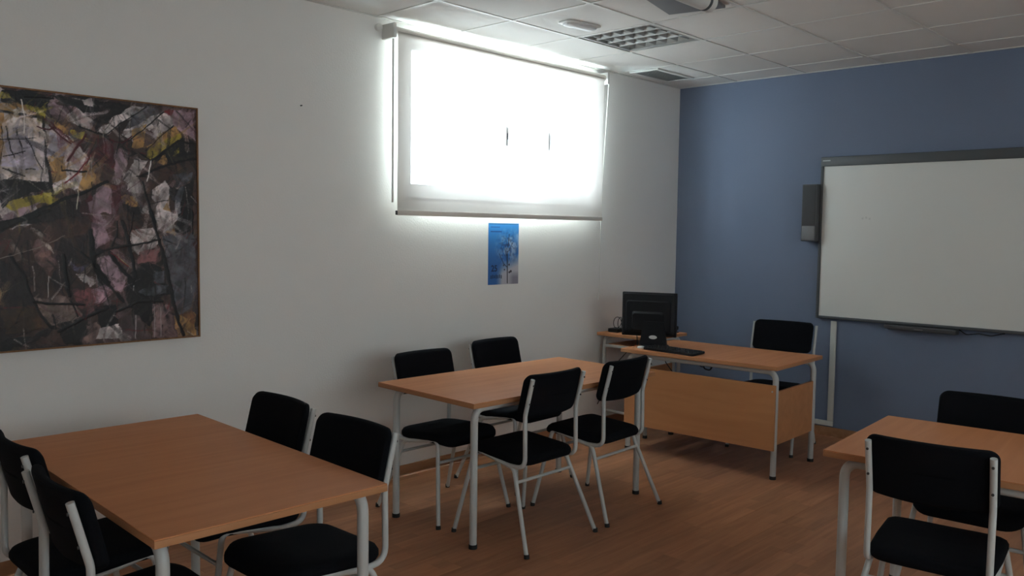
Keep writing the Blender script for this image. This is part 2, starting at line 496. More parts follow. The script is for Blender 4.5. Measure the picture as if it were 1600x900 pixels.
PAINT_POLYS = [[[0.6,0.45,0.26],[[0.358,1.114],[0.519,1.076],[0.512,0.757],[0.35,0.749]],0.35],[[0.74,0.7,0.7],[[0.375,1.039],[0.518,1.04],[0.546,0.759],[0.349,0.742]],0.35],[[0.6,0.57,0.63],[[0.374,0.969],[0.47,0.971],[0.507,0.815],[0.363,0.806]],0.35],[[0.74,0.7,0.7],[[0.531,1.02],[0.647,0.972],[0.73,0.859],[0.729,0.761],[0.565,0.701]],0.35],[[0.6,0.57,0.63],[[0.551,0.985],[0.633,0.956],[0.617,0.881],[0.542,0.883]],0.35],[[0.6,0.45,0.26],[[0.548,0.876],[0.624,0.882],[0.615,0.763],[0.559,0.752]],0.35],[[0.025,0.02,0.028],[[0.359,1.156],[0.435,1.152],[0.568,1.147],[0.553,1.087],[0.358,1.093]],0.35],[[0.62,0.55,0.18],[[0.359,1.146],[0.384,1.138],[0.396,1.112],[0.358,1.114]],0.35],[[0.62,0.55,0.18],[[0.454,1.094],[0.513,1.083],[0.554,1.116],[0.532,1.049],[0.46,1.07]],0.35],[[0.74,0.7,0.7],[[0.421,1.079],[0.473,1.064],[0.459,1.045],[0.389,1.062]],0.35],[[0.26,0.07,0.1],[[0.473,1.064],[0.525,1.055],[0.76,0.876],[0.703,0.91],[0.552,1.022]],0.35],[[0.6,0.45,0.26],[[0.572,1.031],[0.641,1.009],[0.633,0.978],[0.578,1.01]],0.35],[[0.62,0.55,0.18],[[0.648,1.009],[0.711,1.0],[0.689,0.965],[0.647,0.98]],0.35],[[0.56,0.46,0.5],[[0.567,1.11],[0.65,1.105],[0.621,1.058],[0.552,1.065]],0.35],[[0.74,0.7,0.7],[[0.621,1.058],[0.671,1.1],[0.764,1.073],[0.733,1.01],[0.634,1.045]],0.35],[[0.025,0.02,0.028],[[0.554,1.145],[0.736,1.16],[0.812,1.086],[0.763,1.058],[0.657,1.106]],0.35],[[0.74,0.7,0.7],[[0.693,1.14],[0.743,1.153],[0.735,1.123],[0.699,1.118]],0.35],[[0.56,0.46,0.5],[[0.754,1.132],[0.794,1.152],[0.801,1.115],[0.764,1.103]],0.35],[[0.74,0.7,0.7],[[0.755,1.019],[0.811,1.055],[0.81,1.002],[0.777,0.995]],0.35],[[0.025,0.02,0.028],[[0.35,0.749],[0.546,0.766],[0.552,0.723],[0.478,0.712],[0.347,0.636]],0.35],[[0.62,0.55,0.18],[[0.36,0.643],[0.418,0.681],[0.545,0.715],[0.564,0.664],[0.477,0.654],[0.41,0.624]],0.35],[[0.56,0.46,0.5],[[0.346,0.615],[0.503,0.662],[0.476,0.618],[0.345,0.565]],0.35],[[0.11,0.07,0.08],[[0.475,0.603],[0.613,0.666],[0.684,0.676],[0.696,0.57],[0.475,0.567]],0.35],[[0.26,0.07,0.1],[[0.677,0.676],[0.728,0.723],[0.755,0.587],[0.682,0.57]],0.35],[[0.56,0.46,0.5],[[0.712,0.677],[0.757,0.724],[0.788,0.771],[0.803,0.572],[0.754,0.571]],0.35],[[0.26,0.07,0.1],[[0.731,0.897],[0.81,0.971],[0.808,0.849],[0.76,0.853]],0.35],[[0.6,0.45,0.26],[[0.702,0.857],[0.759,0.8],[0.728,0.738],[0.67,0.728]],0.35],[[0.025,0.02,0.028],[[0.755,1.153],[0.927,1.148],[0.877,1.104],[0.753,1.022]],0.35],[[0.74,0.7,0.7],[[0.753,1.008],[0.927,1.145],[0.991,1.145],[0.918,1.08],[0.806,0.999]],0.35],[[0.3,0.3,0.33],[[0.926,1.095],[1.005,1.147],[1.079,1.141],[1.049,1.108],[0.889,1.007]],0.35],[[0.74,0.7,0.7],[[0.868,1.005],[1.079,1.133],[1.123,1.109],[1.108,1.078],[0.989,1.038],[0.931,0.982]],0.35],[[0.6,0.45,0.26],[[0.925,1.032],[0.997,1.06],[0.981,0.958],[0.923,0.946]],0.35],[[0.56,0.46,0.5],[[1.086,1.134],[1.24,1.151],[1.238,1.001],[1.138,1.052]],0.35],[[0.42,0.1,0.13],[[1.079,1.141],[1.139,1.14],[1.116,1.108]],0.35],[[0.74,0.7,0.7],[[0.997,1.046],[1.108,1.115],[1.13,1.066],[1.032,0.991]],0.35],[[0.6,0.45,0.26],[[0.988,0.959],[1.138,1.067],[1.16,1.017],[1.047,0.971]],0.35],[[0.62,0.55,0.18],[[0.995,0.938],[1.047,0.978],[1.16,1.024],[1.175,1.004],[1.091,0.945],[1.031,0.89],[0.987,0.901]],0.35],[[0.025,0.02,0.028],[[1.023,0.889],[1.176,1.011],[1.238,0.994],[1.237,0.904],[1.182,0.907],[1.105,0.873]],0.35],[[0.6,0.45,0.26],[[1.03,0.868],[1.091,0.923],[1.09,0.872]],0.35],[[0.62,0.55,0.18],[[1.113,0.925],[1.159,0.958],[1.151,0.928]],0.35],[[0.26,0.07,0.1],[[0.752,0.96],[0.826,0.973],[0.831,0.841],[0.75,0.863]],0.35],[[0.025,0.02,0.028],[[0.86,0.948],[0.944,0.926],[0.901,0.888]],0.35],[[0.56,0.46,0.5],[[0.832,0.925],[0.86,0.934],[0.894,0.873],[0.871,0.787],[0.836,0.771]],0.35],[[0.74,0.7,0.7],[[0.878,0.787],[0.937,0.905],[1.001,0.888],[0.957,0.82],[0.913,0.746]],0.35],[[0.22,0.14,0.12],[[0.986,0.814],[1.105,0.865],[1.104,0.799],[1.014,0.751]],0.35],[[0.74,0.7,0.7],[[1.021,0.751],[1.089,0.798],[1.118,0.726],[1.101,0.607],[1.041,0.591]],0.35],[[0.3,0.3,0.33],[[1.12,0.829],[1.228,0.836],[1.228,0.798],[1.134,0.763]],0.35],[[0.025,0.02,0.028],[[1.103,0.762],[1.18,0.758],[1.148,0.652]],0.35],[[0.025,0.02,0.028],[[1.172,0.765],[1.235,0.791],[1.233,0.579],[1.147,0.578]],0.35],[[0.3,0.3,0.33],[[1.157,0.765],[1.196,0.774],[1.155,0.63],[1.116,0.585]],0.35],[[0.6,0.45,0.26],[[1.072,0.65],[1.102,0.688],[1.109,0.629]],0.35],[[0.6,0.45,0.26],[[0.849,0.701],[0.941,0.719],[0.954,0.669],[0.883,0.666]],0.35],[[0.025,0.02,0.028],[[0.869,0.666],[0.969,0.676],[0.975,0.611],[0.896,0.588]],0.35],[[0.56,0.46,0.5],[[0.748,0.739],[0.816,0.756],[0.819,0.573],[0.745,0.572]],0.35],[[0.26,0.07,0.1],[[0.822,0.756],[0.871,0.751],[0.84,0.573],[0.812,0.573]],0.35],[[0.74,0.7,0.7],[[0.885,0.759],[0.949,0.791],[0.97,0.727],[0.913,0.725]],0.35],[[0.74,0.7,0.7],[[0.969,0.662],[0.998,0.677],[1.026,0.576],[0.982,0.604]],0.35],[[0.22,0.14,0.12],[[0.875,0.602],[1.019,0.59],[1.019,0.576],[0.875,0.574]],0.35],[[0.22,0.14,0.12],[[0.344,0.536],[0.726,0.615],[0.748,0.247],[0.714,0.017],[0.332,0.029]],0.35],[[0.11,0.07,0.08],[[0.341,0.408],[0.418,0.385],[0.467,0.215],[0.491,0.096],[0.332,0.036]],0.35],[[0.025,0.02,0.028],[[0.345,0.578],[0.476,0.61],[0.515,0.581],[0.345,0.543]],0.35],[[0.42,0.36,0.34],[[0.356,0.507],[0.382,0.5],[0.438,0.406],[0.405,0.392]],0.35],[[0.6,0.56,0.53],[[0.471,0.555],[0.501,0.544],[0.566,0.434],[0.539,0.456]],0.35],[[0.4,0.3,0.29],[[0.46,0.493],[0.513,0.501],[0.566,0.404],[0.537,0.331],[0.484,0.391]],0.35],[[0.11,0.07,0.08],[[0.561,0.493],[0.695,0.516],[0.707,0.402],[0.621,0.381],[0.604,0.238],[0.563,0.255]],0.35],[[0.4,0.36,0.48],[[0.615,0.411],[0.664,0.38],[0.721,0.386],[0.663,0.342]],0.35],[[0.74,0.7,0.7],[[0.649,0.346],[0.692,0.341],[0.742,0.286],[0.719,0.272]],0.35],[[0.56,0.46,0.5],[[0.725,0.554],[0.784,0.563],[0.767,0.455],[0.73,0.448]],0.35],[[0.42,0.24,0.25],[[0.64,0.267],[0.719,0.272],[0.796,0.214],[0.717,0.141],[0.66,0.175]],0.35],[[0.44,0.37,0.35],[[0.474,0.23],[0.604,0.238],[0.688,0.135],[0.587,0.104],[0.532,0.108]],0.35],[[0.11,0.07,0.08],[[0.707,0.402],[0.752,0.447],[0.8,0.432],[0.75,0.34]],0.35],[[0.56,0.46,0.5],[[0.751,0.409],[0.8,0.416],[0.798,0.307],[0.765,0.339]],0.35],[[0.025,0.02,0.028],[[0.333,0.05],[0.463,0.061],[0.553,0.114],[0.573,0.09],[0.449,0.018],[0.332,0.011]],0.35],[[0.025,0.02,0.028],[[0.573,0.112],[0.717,0.141],[0.723,0.063],[0.671,0.006],[0.6,0.02]],0.35],[[0.5,0.4,0.38],[[0.687,0.097],[0.746,0.1],[0.793,0.026],[0.685,0.004]],0.35],[[0.22,0.14,0.12],[[0.502,0.581],[0.697,0.6],[0.71,0.524],[0.561,0.508]],0.35],[[0.22,0.15,0.09],[[0.349,0.193],[0.479,0.185],[0.504,0.095],[0.359,0.077]],0.35],[[0.22,0.14,0.12],[[0.768,0.632],[0.999,0.638],[1.053,0.494],[0.995,0.397],[0.817,0.447]],0.35],[[0.56,0.46,0.5],[[0.745,0.585],[0.789,0.601],[0.81,0.478],[0.75,0.447]],0.35],[[0.74,0.7,0.7],[[0.903,0.541],[1.014,0.55],[1.045,0.478],[0.94,0.43],[0.909,0.462]],0.35],[[0.5,0.33,0.33],[[0.94,0.446],[1.045,0.461],[1.028,0.405],[0.947,0.39]],0.35],[[0.3,0.3,0.33],[[1.062,0.51],[1.24,0.527],[1.235,0.125],[1.148,0.113],[1.092,0.314]],0.35],[[0.025,0.02,0.028],[[1.138,0.641],[1.232,0.644],[1.222,0.535],[1.128,0.518]],0.35],[[0.74,0.7,0.7],[[1.023,0.63],[1.138,0.641],[1.112,0.526],[1.054,0.534]],0.35],[[0.6,0.45,0.26],[[1.07,0.534],[1.129,0.551],[1.12,0.518]],0.35],[[0.56,0.46,0.5],[[0.756,0.409],[0.809,0.416],[0.868,0.297],[0.851,0.243],[0.784,0.308]],0.35],[[0.025,0.02,0.028],[[0.876,0.321],[0.995,0.397],[1.052,0.372],[1.107,0.215],[1.033,0.186],[0.998,0.058],[0.935,0.111],[0.881,0.178]],0.35],[[0.3,0.3,0.33],[[1.027,0.348],[1.076,0.339],[1.083,0.274],[1.034,0.267]],0.35],[[0.3,0.3,0.33],[[0.937,0.239],[1.083,0.265],[1.082,0.216],[0.968,0.205]],0.35],[[0.56,0.46,0.5],[[0.739,0.263],[0.783,0.269],[0.79,0.199],[0.737,0.186]],0.35],[[0.025,0.02,0.028],[[0.737,0.178],[0.835,0.181],[0.841,0.086],[0.758,0.076]],0.35],[[0.74,0.7,0.7],[[0.75,0.077],[0.849,0.085],[0.87,0.012],[0.749,0.022]],0.35],[[0.45,0.36,0.36],[[1.008,0.163],[1.115,0.165],[1.121,-0.001],[1.005,0.009]],0.35],[[0.3,0.24,0.24],[[0.849,0.132],[0.943,0.126],[0.997,0.001],[0.863,0.005]],0.35],[[0.6,0.45,0.26],[[1.131,0.106],[1.239,0.125],[1.238,-0.002],[1.13,-0.002]],0.35],[[0.35,0.22,0.14],[[1.148,0.113],[1.235,0.133],[1.234,0.057]],0.35]]
PAINT_LINES = [[[0.025,0.02,0.028],0.0089,[[0.526,1.041],[0.538,0.875],[0.553,0.759],[0.563,0.657]]],[[0.025,0.02,0.028],0.0067,[[0.419,0.987],[0.431,0.939],[0.439,0.882]]],[[0.025,0.02,0.028],0.0044,[[0.381,0.991],[0.391,0.914],[0.406,0.859]]],[[0.025,0.02,0.028],0.0037,[[0.457,0.955],[0.488,0.886],[0.52,0.816]]],[[0.025,0.02,0.028],0.0059,[[0.454,0.81],[0.49,0.814]]],[[0.025,0.02,0.028],0.003,[[0.354,0.932],[0.493,0.953]]],[[0.025,0.02,0.028],0.0044,[[0.363,0.806],[0.446,0.779]]],[[0.025,0.02,0.028],0.003,[[0.381,0.761],[0.434,0.796]]],[[0.025,0.02,0.028],0.0074,[[0.602,0.814],[0.651,0.815],[0.712,0.816]]],[[0.025,0.02,0.028],0.0059,[[0.602,0.814],[0.601,0.836]]],[[0.26,0.07,0.1],0.0089,[[0.711,0.989],[0.667,0.922],[0.631,0.86]]],[[0.26,0.07,0.1],0.0074,[[0.551,1.014],[0.605,0.968],[0.646,0.942]]],[[0.025,0.02,0.028],0.0074,[[0.683,1.024],[0.762,0.998],[0.81,0.987]]],[[0.025,0.02,0.028],0.0119,[[0.357,1.055],[0.485,1.047],[0.525,1.048]]],[[0.025,0.02,0.028],0.0133,[[0.345,0.565],[0.449,0.603],[0.564,0.657],[0.713,0.73],[0.806,0.772]]],[[0.42,0.1,0.13],0.0059,[[0.615,0.755],[0.672,0.81],[0.731,0.889]]],[[0.025,0.02,0.028],0.0163,[[0.588,1.142],[0.678,1.116],[0.779,1.105]]],[[0.85,0.82,0.8],0.0044,[[0.441,1.117],[0.449,1.04],[0.454,0.976]]],[[0.8,0.78,0.7],0.0037,[[0.669,0.728],[0.664,0.638]]],[[0.025,0.02,0.028],0.0037,[[0.365,0.863],[0.449,0.89]]],[[0.025,0.02,0.028],0.0037,[[0.351,0.82],[0.366,0.919],[0.362,0.989]]],[[0.26,0.07,0.1],0.0059,[[0.504,1.003],[0.551,0.993],[0.572,1.009]]],[[0.025,0.02,0.028],0.0074,[[0.454,1.126],[0.574,1.133]]],[[0.025,0.02,0.028],0.0041,[[0.799,0.995],[0.919,1.088],[0.998,1.146]]],[[0.025,0.02,0.028],0.0047,[[0.874,0.956],[0.982,1.037],[1.079,1.133]]],[[0.025,0.02,0.028],0.0034,[[0.988,0.937],[1.062,1.008],[1.13,1.069]]],[[0.025,0.02,0.028],0.0054,[[0.753,1.005],[0.793,0.984],[0.826,0.959]]],[[0.025,0.02,0.028],0.0041,[[0.865,1.047],[0.861,0.983],[0.846,0.912]]],[[0.025,0.02,0.028],0.0095,[[1.023,0.889],[1.091,0.945],[1.152,0.994],[1.23,0.986]]],[[0.025,0.02,0.028],0.0095,[[0.957,0.806],[1.06,0.855],[1.151,0.89],[1.237,0.911]]],[[0.025,0.02,0.028],0.0108,[[0.971,0.778],[0.991,0.706],[1.034,0.583]]],[[0.025,0.02,0.028],0.0068,[[0.942,0.808],[0.986,0.807]]],[[0.9,0.88,0.86],0.0047,[[1.016,0.885],[0.993,0.786]]],[[0.025,0.02,0.028],0.0034,[[0.998,0.67],[1.103,0.696]]],[[0.025,0.02,0.028],0.0034,[[0.977,0.72],[1.028,0.718]]],[[0.025,0.02,0.028],0.0054,[[0.958,0.92],[1.016,0.889]]],[[0.025,0.02,0.028],0.0034,[[0.917,0.995],[0.92,0.953]]],[[0.26,0.07,0.1],0.0054,[[0.819,0.966],[0.874,0.963],[0.924,1.003]]],[[0.025,0.02,0.028],0.0034,[[0.906,0.774],[0.921,0.832]]],[[0.025,0.02,0.028],0.0163,[[0.345,0.55],[0.442,0.587],[0.543,0.626]]],[[0.025,0.02,0.028],0.0119,[[0.38,0.429],[0.436,0.319],[0.473,0.215],[0.506,0.147],[0.545,0.092]]],[[0.025,0.02,0.028],0.0104,[[0.473,0.215],[0.575,0.202],[0.689,0.189]]],[[0.025,0.02,0.028],0.0148,[[0.601,0.426],[0.613,0.328],[0.625,0.237]]],[[0.025,0.02,0.028],0.0222,[[0.724,0.539],[0.736,0.379],[0.797,0.284]]],[[0.5,0.45,0.42],0.003,[[0.341,0.415],[0.439,0.439],[0.533,0.479],[0.61,0.516]]],[[0.7,0.66,0.64],0.003,[[0.537,0.331],[0.535,0.234]]],[[0.025,0.02,0.028],0.0119,[[0.573,0.075],[0.687,0.127],[0.795,0.167]]],[[0.025,0.02,0.028],0.0074,[[0.632,0.207],[0.659,0.137]]],[[0.025,0.02,0.028],0.0059,[[0.554,0.151],[0.563,0.091]]],[[0.025,0.02,0.028],0.0089,[[0.679,0.44],[0.722,0.402],[0.764,0.293]]],[[0.025,0.02,0.028],0.0037,[[0.768,0.301],[0.796,0.214]]],[[0.025,0.02,0.028],0.0163,[[1.007,0.638],[1.038,0.526],[1.077,0.396],[1.108,0.231],[1.148,0.072],[1.168,0.008]]],[[0.025,0.02,0.028],0.0089,[[0.742,0.424],[0.817,0.451],[0.941,0.474],[1.053,0.498]]],[[0.025,0.02,0.028],0.0163,[[0.872,0.587],[0.894,0.494],[0.916,0.399],[0.93,0.319]]],[[0.025,0.02,0.028],0.0074,[[0.849,0.587],[0.841,0.509],[0.821,0.462]]],[[0.025,0.02,0.028],0.0178,[[0.809,0.431],[0.853,0.361],[0.914,0.296]]],[[0.025,0.02,0.028],0.0148,[[0.741,0.355],[0.799,0.276],[0.866,0.203]]],[[0.42,0.1,0.13],0.0044,[[0.813,0.431],[0.892,0.368]]],[[0.7,0.6,0.4],0.003,[[0.839,0.423],[0.907,0.359]]],[[0.025,0.02,0.028],0.0059,[[0.769,0.293],[0.797,0.198]]],[[0.025,0.02,0.028],0.0044,[[0.924,0.636],[0.898,0.494]]],[[0.025,0.02,0.028],0.0074,[[1.073,0.167],[1.081,0.11]]],[[0.7,0.66,0.66],0.003,[[0.927,0.127],[0.927,0.011]]],[[0.6,0.56,0.56],0.003,[[1.02,0.162],[1.018,0.008]]],[[0.6,0.56,0.56],0.003,[[1.053,0.152],[1.049,0.013]]],[[0.85,0.82,0.82],0.0037,[[0.918,0.272],[0.916,0.248]]],[[0.025,0.02,0.028],0.0089,[[1.224,0.643],[1.227,0.527]]],[[0.025,0.02,0.028],0.0067,[[1.07,0.498],[1.136,0.469]]],[[0.025,0.02,0.028],0.0119,[[0.834,0.149],[0.936,0.191],[1.065,0.184]]]]

# ------------------------------------------------------------------ roller blind
BX0, BX1 = -3.258, -1.228
BY = -0.105
ZR = 2.776
bl = thing('roller_blind', 'translucent beige roller blind lowered over the bright window', 'blind', (0, 0, 0))
fab = MB()
nz = 24
rows = []
for k in range(nz + 1):
    z = 1.70 + (ZR - 1.70) * k / nz
    rows.append([(BX0 + (BX1 - BX0) * i / 16, BY + 0.002 * math.sin(k * 0.5 + i * 0.4) * (1 - k / nz), z) for i in range(17)])
vs = [[fab.bm.verts.new(p) for p in r] for r in rows]
for k in range(nz):
    for i in range(16):
        fab.bm.faces.new((vs[k][i], vs[k][i + 1], vs[k + 1][i + 1], vs[k + 1][i]))
fab.build('fabric', M_BLIND, bl)
MB().cyl((BX0 - 0.02, BY + 0.033, ZR), (BX1 + 0.02, BY + 0.033, ZR), 0.033, 20).build('roller', M_BLINDBAR, bl)
bb = MB().box(BX0 - 0.003, BX1 + 0.003, BY - 0.007, BY + 0.007, 1.672, 1.702, bev=0.004).build('bottom_bar', M_BLINDBAR, bl)
MB().box(BX0 - 0.010, BX0 - 0.003, BY - 0.008, BY + 0.008, 1.674, 1.700, bev=0.002).build('end_cap', M_DGREY, bb)
for sx, xx in ((-1, BX0), (1, BX1)):
    br = MB().box(min(xx + sx * 0.02, xx + sx * 0.045), max(xx + sx * 0.02, xx + sx * 0.045), BY - 0.015, -0.0005, ZR - 0.045, ZR + 0.045, bev=0.006)
    br.build('bracket', M_WPLAS, bl)
MB().tube([(BX0 - 0.012, BY + 0.03, ZR - 0.03), (BX0 - 0.012, BY + 0.03, 1.75)], 0.007, 8).build('guide_rod', M_WPLAS, bl)
MB().tube([(BX1 + 0.014, BY + 0.03, ZR - 0.03), (BX1 + 0.014, BY + 0.03, 1.72)], 0.005, 8).build('guide_rod', M_WPLAS, bl)
MB().cyl((BX0 - 0.075, -0.0005, 2.80), (BX0 - 0.075, -0.024, 2.80), 0.022, 16).build('chain_guide', M_WPLAS, bl)
ch = MB().tube([(BX1 + 0.045, BY - 0.01, 2.80), (BX1 + 0.030, BY + 0.03, 1.9), (BX1 + 0.02, BY + 0.03, 1.12)], 0.0022, 6, 0.3).build('pull_cord', M_TRUNK, bl)
MB().cyl((BX1 + 0.02, BY + 0.03, 1.12), (BX1 + 0.02, BY + 0.03, 1.05), 0.006, 8).build('cord_weight', M_WPLAS, ch)

# ------------------------------------------------------------------ painted surfaces as coloured meshes
def vnoise(h, w, cell, rng):
    gh, gw = h // cell + 3, w // cell + 3
    g_ = rng.random((gh, gw))
    yy, xx = np.mgrid[0:h, 0:w] / cell
    i, j = yy.astype(int), xx.astype(int)
    fy, fx = yy - i, xx - j
    fy = fy * fy * (3 - 2 * fy); fx = fx * fx * (3 - 2 * fx)
    return (g_[i, j] * (1 - fx) + g_[i, j + 1] * fx) * (1 - fy) + (g_[i + 1, j] * (1 - fx) + g_[i + 1, j + 1] * fx) * fy


def colour_sheet(name, img, height, w, h, y, material, parent):
    """a grid in the XZ plane (x to the right, z up) carrying one colour per vertex"""
    nh, nw = img.shape[:2]
    xs, zs = np.meshgrid(np.linspace(0, w, nw), np.linspace(0, h, nh))
    co = np.stack([xs, np.full_like(xs, y) - height, zs], -1).reshape(-1, 3)
    idx = np.arange(nh * nw).reshape(nh, nw)
    q = np.stack([idx[:-1, :-1], idx[:-1, 1:], idx[1:, 1:], idx[1:, :-1]], -1).reshape(-1, 4)
    me = bpy.data.meshes.new(name)
    me.vertices.add(len(co)); me.vertices.foreach_set('co', co.astype(np.float32).ravel())
    me.loops.add(q.size); me.loops.foreach_set('vertex_index', q.ravel().astype(np.int32))
    me.polygons.add(len(q)); me.polygons.foreach_set('loop_start', np.arange(0, q.size, 4, dtype=np.int32))
    me.update(calc_edges=True)
    me.polygons.foreach_set('use_smooth', [True] * len(q))
    ca = me.color_attributes.new('Col', 'FLOAT_COLOR', 'POINT')
    ca.data.foreach_set('color', np.concatenate([img, np.ones((nh, nw, 1))], -1).astype(np.float32).ravel())
    me.materials.append(material)
    return link(name, me, parent)


def srgb(c):
    c = np.asarray(c, float)
    return np.where(c <= 0.04045, c / 12.92, ((c + 0.055) / 1.055) ** 2.4)


PX1, PZ0, PW_, PH_ = -4.494, 1.0206, 1.25, 1.1636
pic = thing('abstract_painting', 'large abstract painting of dark slashing strokes in a thin wooden frame', 'painting', (PX1 - PW_, 0, PZ0))
rng = np.random.default_rng(5)
NH, NW = 400, 430
img = np.zeros((NH, NW, 3)) + np.array((0.24, 0.17, 0.16))
wx = (vnoise(NH, NW, 9, rng) - 0.5) * 0.022 + (vnoise(NH, NW, 30, rng) - 0.5) * 0.03
wy = (vnoise(NH, NW, 9, rng) - 0.5) * 0.022 + (vnoise(NH, NW, 30, rng) - 0.5) * 0.03
gx_, gz_ = np.meshgrid(np.linspace(0, PW_, NW), np.linspace(0, PH_, NH))
X, Z = gx_ + wx * 0.7, gz_ + wy * 0.7
relief = np.zeros((NH, NW))
streak = vnoise(NH, NW, 3, rng) * 0.5 + vnoise(NH, NW, 7, rng) * 0.5


def fill_poly(col, pts, n):
    global img
    inside = np.zeros((NH, NW), bool)
    k = len(pts)
    for i in range(k):
        (x0, z0), (x1, z1) = pts[i], pts[(i + 1) % k]
        if z0 == z1: continue
        c = ((z0 > Z) != (z1 > Z)) & (X < (x1 - x0) * (Z - z0) / (z1 - z0) + x0)
        inside ^= c
    a = inside * np.clip(0.25 + 1.6 * streak, 0.35, 0.92)
    tone = 1 + n * (vnoise(NH, NW, 12, rng) - 0.5) * 1.2 + n * (streak - 0.5) * 0.5
    img = img * (1 - a[..., None]) + (np.array(col) * tone[..., None]) * a[..., None]
    relief[inside] += 0.0004


def draw_line(col, w, pts):
    global img
    X2, Z2 = gx_ + wx * 0.25, gz_ + wy * 0.25
    d = np.full((NH, NW), 9.0)
    for (x0, z0), (x1, z1) in zip(pts[:-1], pts[1:]):
        vx, vz = x1 - x0, z1 - z0
        L2 = vx * vx + vz * vz + 1e-9
        t = np.clip(((X2 - x0) * vx + (Z2 - z0) * vz) / L2, 0, 1)
        d = np.minimum(d, np.hypot(X2 - x0 - t * vx, Z2 - z0 - t * vz))
    r = w / 2 * (0.8 + 0.5 * streak)
    a = np.clip((r - d) / 0.0022 + 0.5, 0, 1) * 0.93
    img = img * (1 - a[..., None]) + np.array(col) * a[..., None]
    relief[:] += a * 0.0006


def dab(col, w, x0, z0, x1, z1, al):
    # one brush mark, computed only inside its own box
    m = w + 0.004
    i0, i1 = int(max(0, (min(z0, z1) - m) / PH_ * NH)), int(min(NH, (max(z0, z1) + m) / PH_ * NH + 2))
    j0, j1 = int(max(0, (min(x0, x1) - m) / PW_ * NW)), int(min(NW, (max(x0, x1) + m) / PW_ * NW + 2))
    if i1 <= i0 or j1 <= j0: return
    sl = (slice(i0, i1), slice(j0, j1))
    X2, Z2 = gx_[sl] + wx[sl] * 0.3, gz_[sl] + wy[sl] * 0.3
    vx, vz = x1 - x0, z1 - z0
    L2 = vx * vx + vz * vz + 1e-9
    tt = np.clip(((X2 - x0) * vx + (Z2 - z0) * vz) / L2, 0, 1)
    across = ((X2 - x0) * vz - (Z2 - z0) * vx) / math.sqrt(L2)
    d = np.hypot(X2 - x0 - tt * vx, Z2 - z0 - tt * vz)
    hair = 0.65 + 0.35 * np.sin(across * 2600 + 3 * np.sin(across * 900))
    a_ = np.clip((w / 2 * (0.75 + 0.5 * streak[sl]) - d) / 0.003 + 0.5, 0, 1) * al * hair * (1 - 0.5 * tt)
    img[sl] = img[sl] * (1 - a_[..., None]) + np.asarray(col) * a_[..., None]
    relief[sl] += a_ * 0.0004

PAL = [(.62, .58, .58), (.55, .46, .48), (.05, .04, .05), (.30, .20, .17), (.42, .36, .36), (.22, .07, .09), (.40, .30, .20), (.20, .19, .22), (.14, .09, .08)]
for k in range(420):        # loose underpainting
    cx, cz = rng.random() * PW_, rng.random() * PH_
    c0 = np.array(PAL[rng.integers(len(PAL))]) * (0.8 + 0.4 * rng.random())
    if cz < 0.45: c0 = c0 * 0.75
    a = rng.choice([0.6, 0.8, -1.1, 1.4, -0.6]); l = 0.03 + rng.random() * 0.12
    dab(c0, 0.012 + rng.random() * 0.035, cx, cz, cx + math.cos(a) * l, cz + math.sin(a) * l, 0.8)
# strokes on the part of the canvas outside the photograph's edge follow the same hand
for k in range(40):
    cx, cz = rng.random() * 0.38, rng.random() * PH_
    a = rng.random() * 3.1; l = 0.05 + rng.random() * 0.2; w = 0.03 + rng.random() * 0.06
    col = [(.7, .66, .66), (.03, .025, .03), (.26, .07, .1), (.5, .42, .3), (.25, .17, .15), (.45, .4, .44)][rng.integers(6)]
    ca, sa = math.cos(a), math.sin(a)
    fill_poly(col, [(cx + ca * l - sa * w, cz + sa * l + ca * w), (cx - ca * l - sa * w, cz - sa * l + ca * w), (cx - ca * l + sa * w, cz - sa * l - ca * w), (cx + ca * l + sa * w, cz + sa * l - ca * w)], 0.4)
for col, pts, n in PAINT_POLYS: fill_poly(col, pts, n * 1.4)
for col, w, pts in PAINT_LINES: draw_line(col, w, pts)

ANG = [0.55, 0.75, 0.95, -0.55, -1.1, 1.35, 1.5, 0.3, -1.35]
for k in range(2600):       # brushwork drags neighbouring colours into each other
    cx, cz = rng.random() * PW_, rng.random() * PH_
    i, j = min(NH - 1, int(cz / PH_ * NH)), min(NW - 1, int(cx / PW_ * NW))
    c0 = img[i, j] * (0.75 + 0.5 * rng.random()) + (rng.random(3) - 0.5) * 0.03
    a = ANG[rng.integers(len(ANG))] + (rng.random() - 0.5) * 0.3
    l = 0.025 + rng.random() ** 2 * 0.12
    dab(c0, 0.004 + rng.random() ** 2 * 0.020, cx, cz, cx + math.cos(a) * l, cz + math.sin(a) * l * rng.choice([-1, 1]), 0.55 + 0.4 * rng.random())
for col, w, pts in PAINT_LINES:
    if rng.random() < 0.75: draw_line(col, w * 0.85, pts)
for k in range(170):        # dark slashes, pale scratches and drips
    cx, cz = rng.random() * PW_, rng.random() * PH_
    l = 0.02 + rng.random() ** 2 * 0.13; a = rng.choice([1.57, 1.57, 1.45, 0.6, 0.8, -0.9, -1.2, 0.1])
    col = [(.03, .025, .03), (.03, .025, .03), (.03, .025, .03), (.66, .62, .60), (.36, .09, .11)][rng.integers(5)]
    dab(col, 0.0035 + rng.random() * 0.005, cx, cz, cx + math.cos(a) * l, cz - math.sin(a) * l, 0.9)
img = srgb(np.clip(img * 1.12, 0, 1))
MB().box(0.004, PW_ - 0.004, -0.036, -0.004, 0.004, PH_ - 0.004).build('canvas_board', M_SLAB, pic, 0)
colour_sheet('painted_canvas', img, relief, PW_ - 0.012, PH_ - 0.012, -0.0372, attr_material('oil_paint', 0.5), pic).location = (0.006, 0, 0.006)
